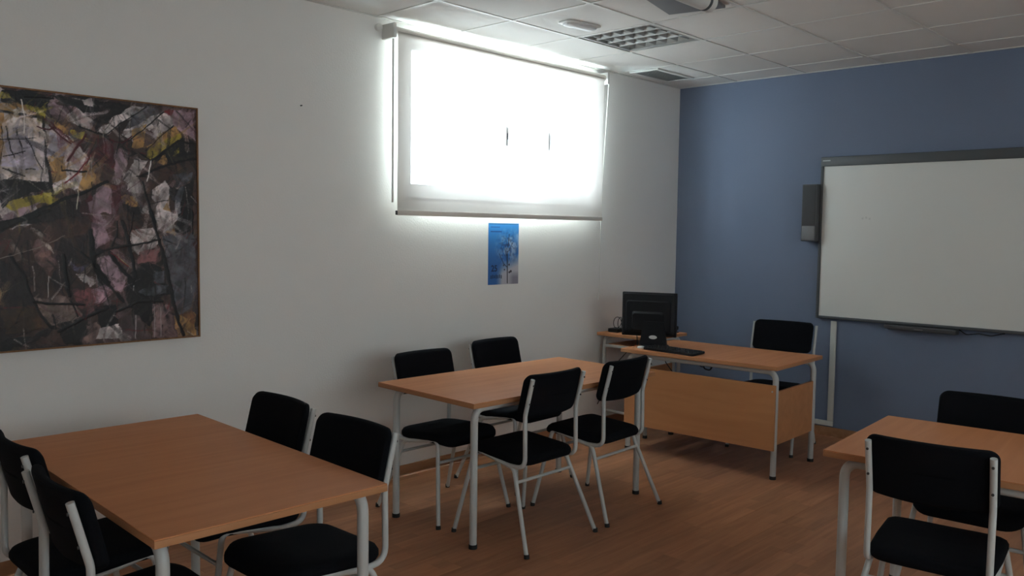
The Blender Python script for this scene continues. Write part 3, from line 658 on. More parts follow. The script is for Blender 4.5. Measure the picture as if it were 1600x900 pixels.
for (x0, x1, z0, z1) in ((0, PW_, 0, 0.007), (0, PW_, PH_ - 0.007, PH_), (0, 0.007, 0.007, PH_ - 0.007), (PW_ - 0.007, PW_, 0.007, PH_ - 0.007)):
    MB().box(x0, x1, -0.046, -0.001, z0, z1).build('frame_strip', M_PICFR, pic, 0)

# poster below the window: a tree against a blue sky, lettering at the left
POW, POH = 0.308, 0.433
post = thing('paper_poster', 'blue paper poster of a bare tree taped below the blind', 'poster', (-2.372, 0, 1.206))
ph, pw = 180, 130
rng = np.random.default_rng(3)
zz, xx = np.mgrid[0:ph, 0:pw]; zz = zz / (ph - 1); xx = xx / (pw - 1)     # zz 0 = bottom
blue = np.array((0.20, 0.50, 0.76)); deep = np.array((0.20, 0.40, 0.66)); pale = np.array((0.74, 0.75, 0.82)); hot = np.array((0.74, 0.73, 0.76))
q = np.clip((zz - 0.35) / 0.6, 0, 1)[..., None]
im = deep * (1 - q) + blue * q
lo = (np.clip((0.36 - zz) / 0.2 + (xx - 0.42) * 1.3, 0, 1) * np.clip((xx - 0.26) / 0.2, 0, 1))[..., None]
im = im * (1 - lo) + hot * lo
cloud = vnoise(ph, pw, 16, rng) * 0.6 + vnoise(ph, pw, 8, rng) * 0.4
blossom = np.clip((cloud - 0.42) * 4, 0, 1) * np.clip(1.25 - np.hypot((xx - 0.68) / 0.42, (zz - 0.62) / 0.30), 0, 1)
im = im * (1 - 0.75 * blossom[..., None]) + pale * 0.75 * blossom[..., None]
edge = np.clip((xx - 0.78) * 4, 0, 1) * np.clip((zz - 0.6) * 6, 0, 1) * np.clip((0.86 - zz) * 10, 0, 1)
im = im * (1 - 0.6 * edge[..., None]) + pale * 1.15 * 0.6 * edge[..., None]
dk = np.clip((xx - 0.66) * 6, 0, 1) * np.clip((0.22 - zz) * 9, 0, 1)
im = im * (1 - 0.5 * dk[..., None]) + np.array((0.33, 0.32, 0.40)) * 0.5 * dk[..., None]
tw = (vnoise(ph, pw, 5, rng) > 0.62) * np.clip(1.15 - np.hypot((xx - 0.62) / 0.38, (zz - 0.60) / 0.28), 0, 1) * 0.55
im = im * (1 - tw[..., None]) + np.array((0.12, 0.14, 0.28)) * tw[..., None]


def pline(x0, z0, x1, z1, w, col):
    global im
    t = np.clip(((xx - x0) * (x1 - x0) * 0.5 + (zz - z0) * (z1 - z0)) / ((x1 - x0) ** 2 * 0.5 + (z1 - z0) ** 2 + 1e-9), 0, 1)
    d = np.hypot((xx - x0 - t * (x1 - x0)) * 0.71, zz - z0 - t * (z1 - z0))
    a = np.clip((w - d) / 0.006 + 0.5, 0, 1)[..., None] * 0.9
    im = im * (1 - a) + np.array(col) * a


INK = (0.06, 0.07, 0.11)
pline(0.635, 0.02, 0.62, 0.5, 0.010, INK); pline(0.62, 0.5, 0.68, 0.82, 0.005, INK); pline(0.62, 0.28, 0.5, 0.34, 0.006, INK); pline(0.5, 0.34, 0.36, 0.5, 0.005, INK)
pline(0.62, 0.45, 0.5, 0.62, 0.004, INK); pline(0.63, 0.52, 0.8, 0.68, 0.004, INK); pline(0.64, 0.6, 0.56, 0.76, 0.003, INK)
for bx, bz, br in ((0.68, 0.32, 0.016), (0.74, 0.21, 0.02), (0.69, 0.195, 0.016), (0.53, 0.24, 0.012), (0.5, 0.31, 0.012)):
    pline(bx, bz, bx + 0.01, bz, br, (0.2, 0.17, 0.19))
for k in range(9):          # two illegible lines of small print at the top left
    pline(0.08 + k * 0.033, 0.935, 0.095 + k * 0.033, 0.935, 0.008, (0.13, 0.30, 0.56))
    pline(0.08 + k * 0.040, 0.862, 0.100 + k * 0.040, 0.862, 0.010, (0.10, 0.24, 0.48))
pline(0.03, 0.985, 0.97, 0.985, 0.006, (0.13, 0.33, 0.45))
for k in range(7):          # illegible bold word under the numeral
    pline(0.10 + k * 0.055, 0.105 + 0.004 * (k % 3), 0.10 + k * 0.055, 0.155 if k % 2 else 0.145, 0.010, (0.09, 0.12, 0.2))
MB().box(0, POW, -0.0012, -0.0002, 0, POH).build('paper', M_WPLAS, post, 0)
colour_sheet('printed_face', srgb(np.clip(im, 0, 1)), np.zeros((ph, pw)), POW, POH, -0.0016, attr_material('poster_print', 0.4), post)


def text(name, body, size, material, parent, loc, rot, thick=0.0004):
    c = bpy.data.curves.new(name, 'FONT'); c.body = body; c.size = size; c.extrude = thick; c.offset = size * 0.02
    o = bpy.data.objects.new(name, c); COL.objects.link(o)
    bpy.context.view_layer.update()
    me = bpy.data.meshes.new_from_object(o.evaluated_get(bpy.context.evaluated_depsgraph_get()))
    bpy.data.objects.remove(o); bpy.data.curves.remove(c)
    me.materials.clear(); me.materials.append(material)
    o = link(name, me, parent, loc); o.rotation_euler = rot
    return o


text('numeral', '25', 0.062, M_INK, post, (0.030, -0.0022, 0.094), (PI / 2, 0, 0))

nail = MB().cyl((0, -0.0002, 0), (0, -0.012, 0), 0.004, 8).build('wall_nail', M_DGREY)
nail.location = (-3.867, 0, 2.273)
tag(nail, 'small nail in the white wall between painting and blind', 'nail')

# ------------------------------------------------------------------ whiteboard and its fittings
WBY0, WBY1, WBZ0, WBZ1 = -1.330, -3.03, 0.934, 2.190
wb = thing('interactive_whiteboard', 'wide interactive whiteboard in a grey frame on the blue wall', 'whiteboard', (0, 0, 0))
MB().box(-0.034, -0.012, WBY1 + 0.015, WBY0 - 0.015, WBZ0 + 0.012, WBZ1 - 0.06).build('writing_surface', M_BOARD, wb, 0)
tf = MB().box(-0.05, -0.001, WBY1, WBY0, WBZ1 - 0.072, WBZ1, bev=0.006).build('top_rail', M_DGREY, wb)
MB().box(-0.046, -0.001, WBY1 + 0.02, WBY0 - 0.02, WBZ0, WBZ0 + 0.02, bev=0.004).build('bottom_rail', M_DGREY, wb)
MB().box(-0.046, -0.001, WBY0 - 0.020, WBY0, WBZ0, WBZ1 - 0.072, bev=0.004).build('side_rail', M_DGREY, wb)
MB().box(-0.046, -0.001, WBY1, WBY1 + 0.020, WBZ0, WBZ1 - 0.072, bev=0.004).build('side_rail', M_DGREY, wb)
for k in range(6):
    MB().box(-0.0508, -0.0499, WBY0 - 0.016 - k * 0.0105 - (0.009 if k < 5 else 0.007), WBY0 - 0.016 - k * 0.0105, WBZ1 - 0.034, WBZ1 - 0.024).build('brand_mark', M_LOGO, tf, 0)
for k, dz in enumerate((0, 0.006, -0.003)):     # faint leftover marker strokes
    MB().box(-0.0344, -0.0338, -1.672 - k * 0.026, -1.658 - k * 0.026, 1.708 + dz, 1.722 + dz).build('marker_smudge', mat('faded_marker', (0.55, 0.55, 0.53), 0.5), wb, 0)
tray = thing('pen_tray', 'dark grey pen tray under the whiteboard', 'tray', (0, -2.12, 0.0))
sec = [(-0.008, 0.93), (-0.085, 0.93), (-0.095, 0.925), (-0.09, 0.905), (-0.06, 0.892), (-0.008, 0.892)]
MB().rings([[(x * 0.9, -0.245, 0.905 + (z - 0.905) * 0.9) for x, z in sec], [(x, -0.225, z) for x, z in sec], [(x, 0.215, z) for x, z in sec], [(x * 0.8, 0.25, 0.915 + (z - 0.915) * 0.7) for x, z in sec]]).build('tray_body', M_DGREY, tray)
MB().box(-0.0962, -0.094, -0.03, 0.03, 0.908, 0.916).build('tray_logo', M_MGREY, tray, 0)
cb = MB().tube([(-0.02, -2.37, 0.93), (-0.03, -2.42, 0.90), (-0.03, -2.5, 0.915), (-0.03, -2.58, 0.905), (-0.025, -2.66, 0.93)], 0.004, 6, 0.04).build('board_cable', M_BLACKP)
tag(cb, 'thin black cable looping under the whiteboard beside the tray', 'cable')
spk = thing('wall_speaker', 'slim dark grey loudspeaker on the blue wall left of the whiteboard', 'speaker', (0, -1.272, 1.535))
MB().box(-0.105, -0.02, -0.060, 0.060, 0, 0.445, bev=0.006).build('cabinet', M_DGREY, spk)
MB().box(-0.109, -0.1045, -0.052, 0.052, 0.125, 0.437, bev=0.002).build('grille', M_GRILL, spk)
MB().box(-0.108, -0.1045, -0.052, 0.052, 0.010, 0.118, bev=0.002).build('lower_panel', M_MGREY, spk)
MB().box(-0.02, -0.001, -0.03, 0.03, 0.12, 0.33).build('bracket', M_BLACKP, spk, 0)
trk = thing('cable_trunking', 'off-white cable trunking running down the blue wall from the whiteboard', 'trunking', (0, 0, 0))
MB().box(-0.018, -0.0005, -1.487, -1.443, 0.125, 0.915, bev=0.002).build('vertical_duct', M_TRUNK, trk)
MB().box(-0.018, -0.0005, -1.487, -0.20, 0.085, 0.122, bev=0.002).build('horizontal_duct', M_TRUNK, trk)

# ------------------------------------------------------------------ ceiling fittings
lf = thing('recessed_louvre_light', 'unlit recessed ceiling light with a square aluminium louvre', 'ceiling light', ((LX0 + LX1) / 2, (LY0 + LY1) / 2, H))
hs = 0.284
hb = MB().box(-hs, hs, -hs, hs, 0.085, 0.09)
for a in (-1, 1):
    hb.box(min(a * hs, a * (hs - 0.004)), max(a * hs, a * (hs - 0.004)), -hs, hs, 0.0045, 0.085)
    hb.box(-hs + 0.004, hs - 0.004, min(a * hs, a * (hs - 0.004)), max(a * hs, a * (hs - 0.004)), 0.0045, 0.085)
hb.build('housing', M_TBAR, lf, 0)
fr = MB()
for a in (-1, 1):
    fr.box(min(a * 0.288, a * 0.262), max(a * 0.288, a * 0.262), -0.288, 0.288, 0.0045, 0.012)
    fr.box(-0.262, 0.262, min(a * 0.288, a * 0.262), max(a * 0.288, a * 0.262), 0.0045, 0.012)
fr.build('rim', M_ALU, lf, 0)
for k in range(4):
    xx_ = -0.1965 + 0.131 * k
    MB().cyl((xx_, -0.27, 0.06), (xx_, 0.27, 0.06), 0.013, 10).build('fluorescent_tube', M_TUBELAMP, lf)
    if k < 3:
        x_ = xx_ + 0.0655
        MB().rings([[(x_ - 0.004, yy, 0.008), (x_ + 0.004, yy, 0.008), (x_ + 0.018, yy, 0.05), (x_ - 0.018, yy, 0.05)] for yy in (-0.262, 0.262)]).build('louvre_spine', M_ALU, lf, 0)
bl_me = MB().rings([[(xx_, -0.0025, 0.012), (xx_, 0.0025, 0.012), (xx_, 0.007, 0.045), (xx_, -0.007, 0.045)] for xx_ in (-0.056, 0.056)]).mesh('louvre_blade', M_ALU, 0)
for k in range(4):
    for j in range(6):
        link('louvre_blade', bl_me, lf, (-0.1965 + 0.131 * k, -0.2183 + 0.0873 * j, 0))

em = thing('emergency_light', 'small white emergency light on a ceiling tile near the louvre light', 'emergency light', (-2.40, -0.81, H + 0.0042), math.radians(-8))
MB().rings([[(x * 0.98, y, 0) for x, y in rrect(0.285, 0.115, 0.03)], [(x, y, -0.008) for x, y in rrect(0.285, 0.115, 0.03)], [(x * 0.96, y * 0.9, -0.012) for x, y in rrect(0.285, 0.115, 0.03)]]).build('base', M_WPLAS, em)
MB().rings([[(x, y, -0.012) for x, y in rrect(0.25, 0.075, 0.03)], [(x * 0.97, y * 0.93, -0.022) for x, y in rrect(0.25, 0.075, 0.03)], [(x * 0.85, y * 0.6, -0.028) for x, y in rrect(0.25, 0.075, 0.03)]]).build('diffuser', M_FRAMEW, em)
vt = thing('ceiling_vent', 'grey ventilation grille in the ceiling near the corner', 'vent', (-0.655, -0.25, H + 0.0042))
vr = MB()
for a in (-1, 1):
    vr.box(min(a * 0.265, a * 0.235), max(a * 0.265, a * 0.235), -0.135, 0.135, -0.012, 0.0, bev=0.002)
    vr.box(-0.235, 0.235, min(a * 0.135, a * 0.105), max(a * 0.135, a * 0.105), -0.012, 0.0, bev=0.002)
vr.build('frame', M_TBAR, vt)
MB().box(-0.235, 0.235, -0.105, 0.105, -0.0075, 0.0).build('backing_plate', M_VENT, vt, 0)
vs_me = MB().rings([[(x, -0.009, -0.0105), (x, -0.006, -0.0105), (x, 0.007, -0.0025), (x, 0.004, -0.0025)] for x in (-0.235, 0.235)]).mesh('slat', M_VENT, 0)
for k in range(11):
    link('slat', vs_me, vt, (0, -0.095 + 0.019 * k, 0))

prj = thing('ceiling_projector', 'ceiling projector with a grey mounting plate and white rounded lens nose', 'projector', (-2.285, -1.383, H))
MB().box(-0.62, 0.0, -0.33, 0.0, -0.012, 0.0035, bev=0.002).build('mount_plate', M_MGREY, prj).rotation_euler = (0, 0, 0.235)
MB().cyl((-1.06, -0.52, 0.003), (-1.06, -0.52, -0.075), 0.03, 16).build('drop_pole', M_TBAR, prj)
nose = densify(rrect(0.34, 0.28, 0.05), 0.03)
MB().rings([[(-1.06 + x * k, -0.52 + y * k, z) for x, y in nose] for z, k in ((-0.072, 0.96), (-0.08, 1.0), (-0.15, 1.0), (-0.162, 0.95))]).build('projector_body', M_WPLAS, prj)
pn = MB().rings([[(xq, -0.52 + r * math.cos(a), -0.117 + r * math.sin(a)) for a in [2 * PI * k / 24 for k in range(24)]] for xq, r in ((-0.90, 0.042), (-0.47, 0.046), (-0.445, 0.05), (-0.425, 0.05), (-0.42, 0.042))]).build('lens_barrel', M_WPLAS, prj)
MB().cyl((-0.485, -0.52, -0.117), (-0.465, -0.52, -0.117), 0.0478, 24).build('focus_ring', M_DGREY, pn)
MB().cyl((-0.43, -0.52, -0.117), (-0.416, -0.52, -0.117), 0.038, 18).build('lens', M_BLACKG, pn)

# ------------------------------------------------------------------ tables
TH = 0.7504


def make_table(name, label, x0, y0, ang, w, d, h, long_axis, group):
    """x0,y0: far left corner; w along x, d along -y (before rotation)"""
    ca, sa = math.cos(ang), math.sin(ang)
    cx, cy = w / 2, -d / 2
    t = thing(name, label, 'table', (x0 + cx * ca - cy * sa, y0 + cx * sa + cy * ca, 0), ang, group)
    th = 0.026
    top = MB().box(-w / 2 + 0.001, w / 2 - 0.001, -d / 2 + 0.001, d / 2 - 0.001, h - 0.0045, h, bev=0.001, seg=1).build('tabletop', M_TOP, t)
    if long_axis == 'y':
        pass
    MB().box(-w / 2, w / 2, -d / 2, d / 2, h - th, h - 0.0045, bev=0.002).build('edge_band', M_EDGE, top)
    r = 0.019
    zt = h - th - r
    L, S = (w, d) if long_axis == 'x' else (d, w)
    hl, hs_ = L / 2 - 0.07, S / 2 - (0.05 if long_axis == 'y' else 0.075)

    def P(l, s, z):
        return (l, s, z) if long_axis == 'x' else (s, l, z)
    for s in (-1, 1):
        MB().tube([P(-hl, s * hs_, zt - 0.13), P(-hl, s * hs_, zt), P(hl, s * hs_, zt), P(hl, s * hs_, zt - 0.13)], r, 14, 0.10, 10, cap=False).build('top_rail', M_TUBE, t)
        for q in (-1, 1):
            lg = MB().tube([P(q * hl, s * hs_, 0.012), P(q * hl, s * hs_, zt - 0.13)], r, 14).build('leg', M_TUBE, t)
            MB().tube([P(q * hl, s * hs_, 0.0), P(q * hl, s * hs_, 0.022)], r + 0.0025, 14).build('foot_cap', M_RUBBER, lg)
    for q in (-1, 1):
        MB().tube([P(q * (hl - 0.14), -hs_, zt), P(q * (hl - 0.14), hs_, zt)], 0.0125, 10).build('cross_rail', M_TUBE, t)
    return t


make_table('school_table', 'beech table in the left foreground nearest the painting', -5.549, -0.582, -0.0283, 0.765, 1.42, TH, 'y', 'beech tables with grey tube legs')
make_table('school_table', 'beech table in the middle with four chairs, below the poster', -3.705, -0.503, -0.0319, 1.468, 0.787, TH, 'x', 'beech tables with grey tube legs')
make_table('school_table', 'beech table cut by the right edge, in front of the whiteboard', -3.326, -2.837, 0.0687, 0.846, 1.45, TH, 'y', 'beech tables with grey tube legs')
# ------------------------------------------------------------------ chairs
def make_chair(name, label, half=0.200, top=0.862, outside=False, foot=0.268):
    """faces +y; feet at +-foot, y +-0.26"""
    t = thing(name, label, 'chair')
    r = 0.0115
    xr = half                              # rail and post offset
    zt = top
    # seat cushion: domed, dipping over the front edge
    s = pad(0.425, 0.43, 0.055, 0.075, 0.022)

    def sf(x, y, z):
        f_ = y / 0.215
        taper = 1.0 - 0.06 * max(0.0, -f_)
        dz = 0.012 * f_ - 0.030 * max(0.0, f_ - 0.55) ** 2 / 0.2 - 0.012 * (1 - min(1, abs(f_))) * (1 - (x / 0.22) ** 2) - 0.012 * max(0.0, abs(x) / 0.2125 - 0.7)
        return (x * taper, y + 0.035, 0.425 + z + dz)
    s.deform(sf).build('seat', M_FABRIC, t)
    # backrest: curved pad hung between the posts, leaning back
    bw = 2 * xr + (0.022 if not outside else -0.006)
    b = pad(bw, 0.222, 0.036, 0.035, 0.014)

    def bf(x, y, z):
        u = x / (bw / 2)
        lean = (y + 0.111) / 0.222
        yy = -0.165 - 0.055 * lean + z - 0.034 * (1 - u * u)
        if not outside: yy += 0.012
        return (x, yy + 0.004, zt + 0.02 - 0.222 / 2 + y - 0.010 * (1 - u * u) * (1 - lean))
    b.deform(bf).build('backrest', M_FABRIC, t)
    for sx in (-1, 1):
        x = sx * xr
        xo = sx * foot
        # seat rail: bends down into both legs
        fl0, rl0 = (x, 0.175, 0.452), (x, -0.105, 0.402)
        ft, rf = (xo, 0.262, 0.0), (xo, -0.262, 0.0)
        fk = tuple(fl0[i] + (ft[i] - fl0[i]) * 0.16 for i in range(3))
        rk = tuple(rl0[i] + (rf[i] - rl0[i]) * 0.18 for i in range(3))
        MB().tube([fk, fl0, rl0, rk], r, 12, 0.05, 6, cap=False).build('seat_rail', M_TUBE, t)
        for k_, f_ in ((fk, ft), (rk, rf)):
            lg = MB().tube([k_, (k_[0] + (f_[0] - k_[0]) * 0.98, k_[1] + (f_[1] - k_[1]) * 0.98, 0.008)], r, 12).build('leg', M_TUBE, t)
            MB().tube([(f_[0] * 0.9965, f_[1] * 0.993, 0.02), (f_[0], f_[1], 0.0)], r + 0.002, 12).build('foot_cap', M_RUBBER, lg)
        xp = x + sx * (-0.004 if not outside else 0.010)
        post_ = MB().tube([(xp, -0.220, zt), (xp, -0.172, zt - 0.185), (xp, -0.176, 0.412), (x, -0.06, 0.408)], r, 12, [0.12, 0.055], 8).build('back_post', M_TUBE, t)
        for zq, yq in ((zt - 0.03, -0.2245), (zt - 0.125, -0.2005)):
            MB().cyl((xp, yq, zq), (xp, yq - 0.003, zq), 0.005, 8).build('screw', M_SCREW, post_)
    for yk, zk in ((0.262, 0.452), (-0.262, 0.402)):
        yk0 = 0.175 if yk > 0 else -0.105
        q = 1 - 0.335 / zk
        MB().tube([(-(xr + (foot - xr) * q), yk0 + (yk - yk0) * q, 0.335), (xr + (foot - xr) * q, yk0 + (yk - yk0) * q, 0.335)], 0.0085, 10).build('stretcher', M_TUBE, t)
    return t


base_chair = make_chair('upholstered_chair', '')
GRP = 'black chairs with grey tube frames'
CH = [  # x, y, facing angle (0 = +y), label
    (-3.297, -1.235, 0.00, 'black chair with its back to the viewer, at the middle table on the left'),
    (-2.672, -1.225, 0.045, 'black chair with its back to the viewer, at the middle table nearest the desk'),
    (-3.335, -0.632, PI, 'black chair by the white wall at the left of the middle table, facing the viewer'),
    (-2.62, -0.515, PI + 0.03, 'black chair by the white wall below the poster, behind the middle table'),
    (-4.855, -1.105, PI / 2 - 0.02, 'black chair right of the left foreground table, farther from the viewer'),
    (-4.885, -1.665, PI / 2 + 0.03, 'black chair right of the left foreground table, nearer the viewer'),
    (-5.475, -1.115, -PI / 2, 'black chair at the left photo edge, nearer the painting'),
    (-5.530, -1.690, -PI / 2 - 0.03, 'black chair in the left corner of the photo, nearest the viewer'),
    (-3.265, -3.245, -PI / 2 + 0.12, 'black chair with its back to the viewer at the right edge table'),
    (-2.545, -3.190, PI / 2 + 0.06, 'black chair under the whiteboard across the right edge table'),
]
for i, (x, y, a, lab) in enumerate(CH):
    c = base_chair if i == 0 else copy_tree(base_chair)
    c.location = (x, y, 0); c.rotation_euler = (0, 0, a)
    c['label'] = lab; c['group'] = GRP
tc_ = make_chair('teacher_chair', 'black chair behind the teacher desk, against the blue wall', half=0.228, top=0.905, outside=True, foot=0.24)
tc_.location = (-0.61, -1.273, 0); tc_.rotation_euler = (0, 0, PI / 2 + 0.12)

# ------------------------------------------------------------------ teacher's desk
DX0, DY0, DA, DW, DD, DH = -1.546, -0.5475, 0.0368, 0.738, 1.1935, 0.7451
ca, sa = math.cos(DA), math.sin(DA)
dk_ = thing('teacher_desk', 'beech teacher desk with a front panel, in front of the blue wall', 'desk', (DX0 + DW / 2 * ca + DD / 2 * sa, DY0 + DW / 2 * sa - DD / 2 * ca, 0), DA)
top = MB().box(-DW / 2, DW / 2, -DD / 2, DD / 2, DH - 0.004, DH, bev=0.001, seg=1).build('desktop', M_TOP, dk_)
MB().box(-DW / 2, DW / 2, -DD / 2, DD / 2, DH - 0.026, DH - 0.004, bev=0.002).build('edge_band', M_EDGE, top)
hx, hy = DW / 2 - 0.066, DD / 2 - 0.035
zt = DH - 0.026 - 0.019
for sx in (-1, 1):
    MB().tube([(sx * hx, -hy, zt - 0.13), (sx * hx, -hy, zt), (sx * hx, hy, zt), (sx * hx, hy, zt - 0.13)], 0.019, 14, 0.08, 8, cap=False).build('top_rail', M_TUBE, dk_)
    for q in (-1, 1):
        lg = MB().tube([(sx * hx, q * hy, 0.012), (sx * hx, q * hy, zt - 0.13)], 0.019, 14).build('leg', M_TUBE, dk_)
        MB().tube([(sx * hx, q * hy, 0), (sx * hx, q * hy, 0.022)], 0.0215, 14).build('foot_cap', M_RUBBER, lg)
fp = MB().box(-hx - 0.037, -hx - 0.020, -hy - 0.014, hy + 0.014, 0.192, 0.618, bev=0.001, seg=1).build('front_panel', M_PANEL, dk_)
for q in (-1, 1):
    MB().cyl((-hx - 0.0365, q * (hy - 0.005), 0.578), (-hx - 0.0395, q * (hy - 0.005), 0.578), 0.006, 10).build('screw', M_ALU, fp)
    MB().box(-hx + 0.02, hx - 0.019, q * hy - 0.009, q * hy + 0.009, 0.222, 0.572, bev=0.001, seg=1).build('side_panel', M_PANEL, dk_)

# computer table pushed into the corner
ct = thing('computer_table', 'small beech computer table in the corner behind the monitor', 'table', (-0.905, -0.285, 0), -0.01)
CTW, CTD, CTH = 0.53, 0.50, 0.787
top = MB().box(-CTW / 2, CTW / 2, -CTD / 2, CTD / 2, CTH - 0.004, CTH, bev=0.001, seg=1).build('tabletop', M_TOP, ct)
MB().box(-CTW / 2, CTW / 2, -CTD / 2, CTD / 2, CTH - 0.024, CTH - 0.004, bev=0.002).build('edge_band', M_EDGE, top)
MB().box(-CTW / 2 + 0.05, CTW / 2 - 0.03, -CTD / 2 + 0.02, CTD / 2 - 0.08, CTH - 0.105, CTH - 0.088, bev=0.001, seg=1).build('keyboard_shelf', M_PANEL, ct)
for sy in (-1, 1):
    hx2, hy2 = CTW / 2 - 0.045, CTD / 2 - 0.045
    MB().tube([(-hx2, sy * hy2, 0.55), (-hx2, sy * hy2, CTH - 0.04), (hx2, sy * hy2, CTH - 0.04), (hx2, sy * hy2, 0.55)], 0.0155, 12, 0.06, 8, cap=False).build('top_rail', M_TUBE, ct)
    for q in (-1, 1):
        lg = MB().tube([(q * hx2, sy * hy2, 0.012), (q * hx2, sy * hy2, 0.55)], 0.0155, 12).build('leg', M_TUBE, ct)
        MB().tube([(q * hx2, sy * hy2, 0), (q * hx2, sy * hy2, 0.022)], 0.018, 12).build('foot_cap', M_RUBBER, lg)
MB().tube([(-hx2, -hy2, CTH - 0.105), (-hx2, hy2, CTH - 0.105)], 0.0125, 10).build('cross_rail', M_TUBE, ct)
MB().tube([(-hx2, -hy2, 0.16), (-hx2, hy2, 0.16)], 0.0125, 10).build('cross_rail', M_TUBE, ct)

# ------------------------------------------------------------------ things on the desk
mo = thing('computer_monitor', 'black flat computer monitor seen from behind on the teacher desk', 'monitor', (-1.262, -0.664, DH), math.radians(-68))
# local: screen looks towards +y, back towards -y ; width along x
MB().box(-0.205, 0.205, -0.004, 0.022, 0.072, 0.398, bev=0.006).build('bezel', M_BLACKP, mo).location = (-0.06, 0, 0)
MB().box(-0.185, 0.185, 0.0222, 0.0228, 0.095, 0.38).build('screen', M_BLACKG, mo, 0).location = (-0.06, 0, 0)
bk = MB().rings([[(x, -0.003, 0.235 + y) for x, y in rrect(0.40, 0.315, 0.015)], [(x, -0.022, 0.235 + y) for x, y in rrect(0.385, 0.30, 0.02)], [(x, -0.03, 0.222 + y) for x, y in rrect(0.34, 0.235, 0.02)], [(x, -0.042, 0.222 + y) for x, y in rrect(0.32, 0.22, 0.02)], [(x, -0.048, 0.19 + y) for x, y in rrect(0.24, 0.14, 0.02)], [(x, -0.062, 0.185 + y) for x, y in rrect(0.22, 0.12, 0.02)]])
rs = bk.build('rear_shell', M_BLACKP, mo, 20); rs.location = (-0.06, 0, 0)
MB().tube([(-0.012, -0.0625, 0.150), (-0.012, -0.0625, 0.172)], 0.0022, 6).tube([(0.0, -0.0625, 0.150), (0.0, -0.0625, 0.166)], 0.0022, 6).tube([(0.012, -0.0625, 0.150), (0.012, -0.0625, 0.160)], 0.0022, 6).tube([(-0.02, -0.0625, 0.178), (-0.008, -0.0625, 0.174)], 0.0022, 6).build('logo', M_LOGO, rs)
MB().box(0.165, 0.171, -0.0235, -0.0205, 0.335, 0.35).build('cable_lock', M_LOGO, rs, 0)
nk = MB().rings([[(-0.10, -0.035, 0.012), (0.10, -0.035, 0.012), (0.10, -0.075, 0.012), (-0.10, -0.075, 0.012)], [(-0.075, -0.03, 0.19), (0.075, -0.03, 0.19), (0.075, -0.066, 0.19), (-0.075, -0.066, 0.19)]]).build('stand_neck', M_BLACKP, mo, 20)
nk.location = (-0.012, 0, 0)
MB().rings([[(0.03 * math.cos(a), -0.0715 + z, 0.075 + 0.014 * math.sin(a)) for a in [2 * PI * k / 16 for k in range(16)]] for z in (0.004, -0.003)]).build('cable_hole_oval', M_WPLAS, nk)  # white oval in place of the bright view through the neck's cable hole
bs = MB().rings([[(x, y - 0.04, z) for x, y in rrect(0.19 * k, 0.16 * k, 0.04 * k)] for z, k in ((0, 1.0), (0.010, 1.0), (0.016, 0.9))]).build('stand_base', M_BLACKP, mo)
kb = thing('keyboard', 'black keyboard lying on the teacher desk by the monitor', 'keyboard', (-1.418, -0.915, DH), math.radians(-95))
MB().rings([[(x, y, z0 + 0.06 * y) for x, y in rrect(0.44 * k, 0.15 * k, 0.015)] for z0, k in ((0.005, 0.99), (0.012, 1.0), (0.02, 0.985))]).build('case', M_BLACKP, kb)
key_me = MB().rings([[(-0.0075, -0.0075, 0), (0.0075, -0.0075, 0), (0.0075, 0.0075, 0), (-0.0075, 0.0075, 0)], [(-0.006, -0.006, 0.006), (0.006, -0.006, 0.006), (0.006, 0.006, 0.006), (-0.006, 0.006, 0.006)]]).mesh('key', M_BLACKG, 0)
for i in range(20):
    for j in range(5):
        k_ = link('key', key_me, kb, (-0.196 + i * 0.0206, -0.052 + j * 0.026, 0.018 + 0.06 * (-0.052 + j * 0.026)))
ms = thing('computer_mouse', 'small pale computer mouse on the teacher desk below the monitor', 'mouse', (-1.445, -0.655, DH + 0.0005), 0.4)
MB().rings([[(0.017 * k * math.cos(a), 0.028 * k * math.sin(a), z * 0.7) for a in [2 * PI * q / 16 for q in range(16)]] for z, k in ((0, 0.92), (0.008, 1.0), (0.018, 0.9), (0.025, 0.62), (0.028, 0.25))]).build('shell', M_WPLAS, ms)
MB().tube([(0, 0.026, 0.008), (0.01, 0.05, 0.001), (0.04, 0.07, 0.001), (0.07, 0.075, 0.001)], 0.0018, 6, 0.03).build('mouse_cable', M_BLACKP, ms)
rt_ = thing('network_box', 'small black box with a coiled cable on the corner computer table', 'router', (-1.035, -0.125, CTH), 0.1)
MB().box(-0.055, 0.055, -0.045, 0.045, 0.0, 0.03, bev=0.004).build('case', M_BLACKP, rt_)
cpts = [(0.045 * math.cos(a), -0.02 + 0.02 * math.sin(a * 0.5), 0.075 + 0.045 * math.sin(a)) for a in [-1.6 + 0.4 * k for k in range(32)]]
MB().tube(cpts, 0.0028, 6).build('coiled_cable', M_BLACKP, rt_)
sp2 = thing('webcam', 'tiny black webcam standing at the right end of the corner computer table', 'webcam', (-0.70, -0.475, CTH), 0.3)
MB().rings([[(0.016 * k * math.cos(a), 0.016 * k * math.sin(a), z) for a in [2 * PI * q / 12 for q in range(12)]] for z, k in ((0, 1.2), (0.006, 1.2), (0.01, 0.4), (0.022, 0.4))]).build('foot', M_BLACKP, sp2)
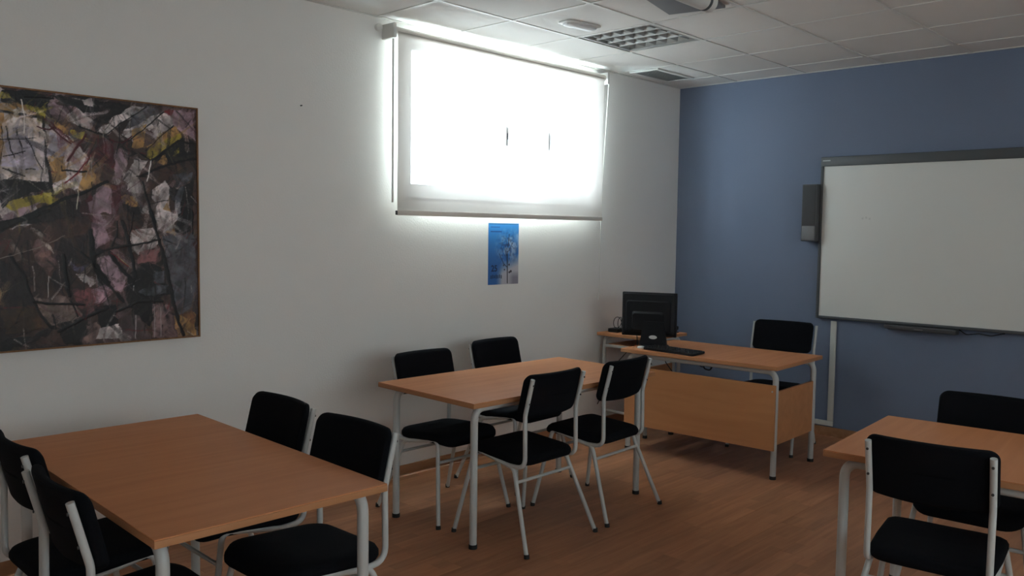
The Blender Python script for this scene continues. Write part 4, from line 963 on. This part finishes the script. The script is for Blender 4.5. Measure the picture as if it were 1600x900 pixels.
MB().box(-0.016, 0.016, -0.014, 0.014, 0.022, 0.052, bev=0.006).build('head', M_BLACKP, sp2)

# cables
def cable(label, pts, r=0.0035, fil=0.06, group='computer cables by the desk'):
    o = MB().tube(pts, r, 6, fil).build('computer_cable', M_BLACKP)
    return tag(o, label, 'cable', group)


cable('black cable hanging straight below the corner computer table', [(-1.14, -0.40, 0.792), (-1.180, -0.43, 0.792), (-1.184, -0.45, 0.55), (-1.20, -0.47, 0.3), (-1.21, -0.47, 0.012)])
cable('black cable slanting from the corner table towards the wall', [(-1.15, -0.40, 0.70), (-1.165, -0.33, 0.66), (-1.16, -0.22, 0.55), (-1.15, -0.16, 0.40), (-1.14, -0.03, 0.2)])
cable('black cable drooping under the desktop beside the front rail on the left', [(-1.40, -0.82, 0.712), (-1.40, -0.84, 0.66), (-1.39, -0.87, 0.62), (-1.38, -0.90, 0.58)])
cable('black cable looped under the middle of the desktop', [(-1.36, -1.08, 0.712), (-1.37, -1.09, 0.67), (-1.37, -1.12, 0.655), (-1.37, -1.15, 0.675), (-1.36, -1.16, 0.712)], fil=0.02)
cable('black cable bundle hanging under the middle of the desktop', [(-1.37, -1.13, 0.712), (-1.38, -1.14, 0.65), (-1.37, -1.18, 0.64), (-1.37, -1.21, 0.69), (-1.36, -1.22, 0.712)], r=0.006, fil=0.02)
for i, (yy, w_, lab) in enumerate([(-0.90, 0.10, 'small grey socket block under the desktop nearest the monitor'), (-1.04, 0.13, 'long grey socket block under the middle of the desktop')]):
    o = thing('socket_block', lab, 'socket', (-1.19, yy, 0.642), 0.037, 'socket blocks under the teacher desk')
    MB().box(-0.03, 0.03, -w_ / 2, w_ / 2, 0.0, 0.058, bev=0.003).build('case', M_TRUNK, o)
    for q in (-0.25, 0.25):
        MB().cyl((-0.0295, q * w_, 0.03), (-0.032, q * w_, 0.03), 0.015, 12).build('outlet', M_DGREY, o)
    MB().box(-0.006, 0.006, -0.012, 0.012, 0.058, 0.0768).build('hanger', M_TUBE, o, 0)
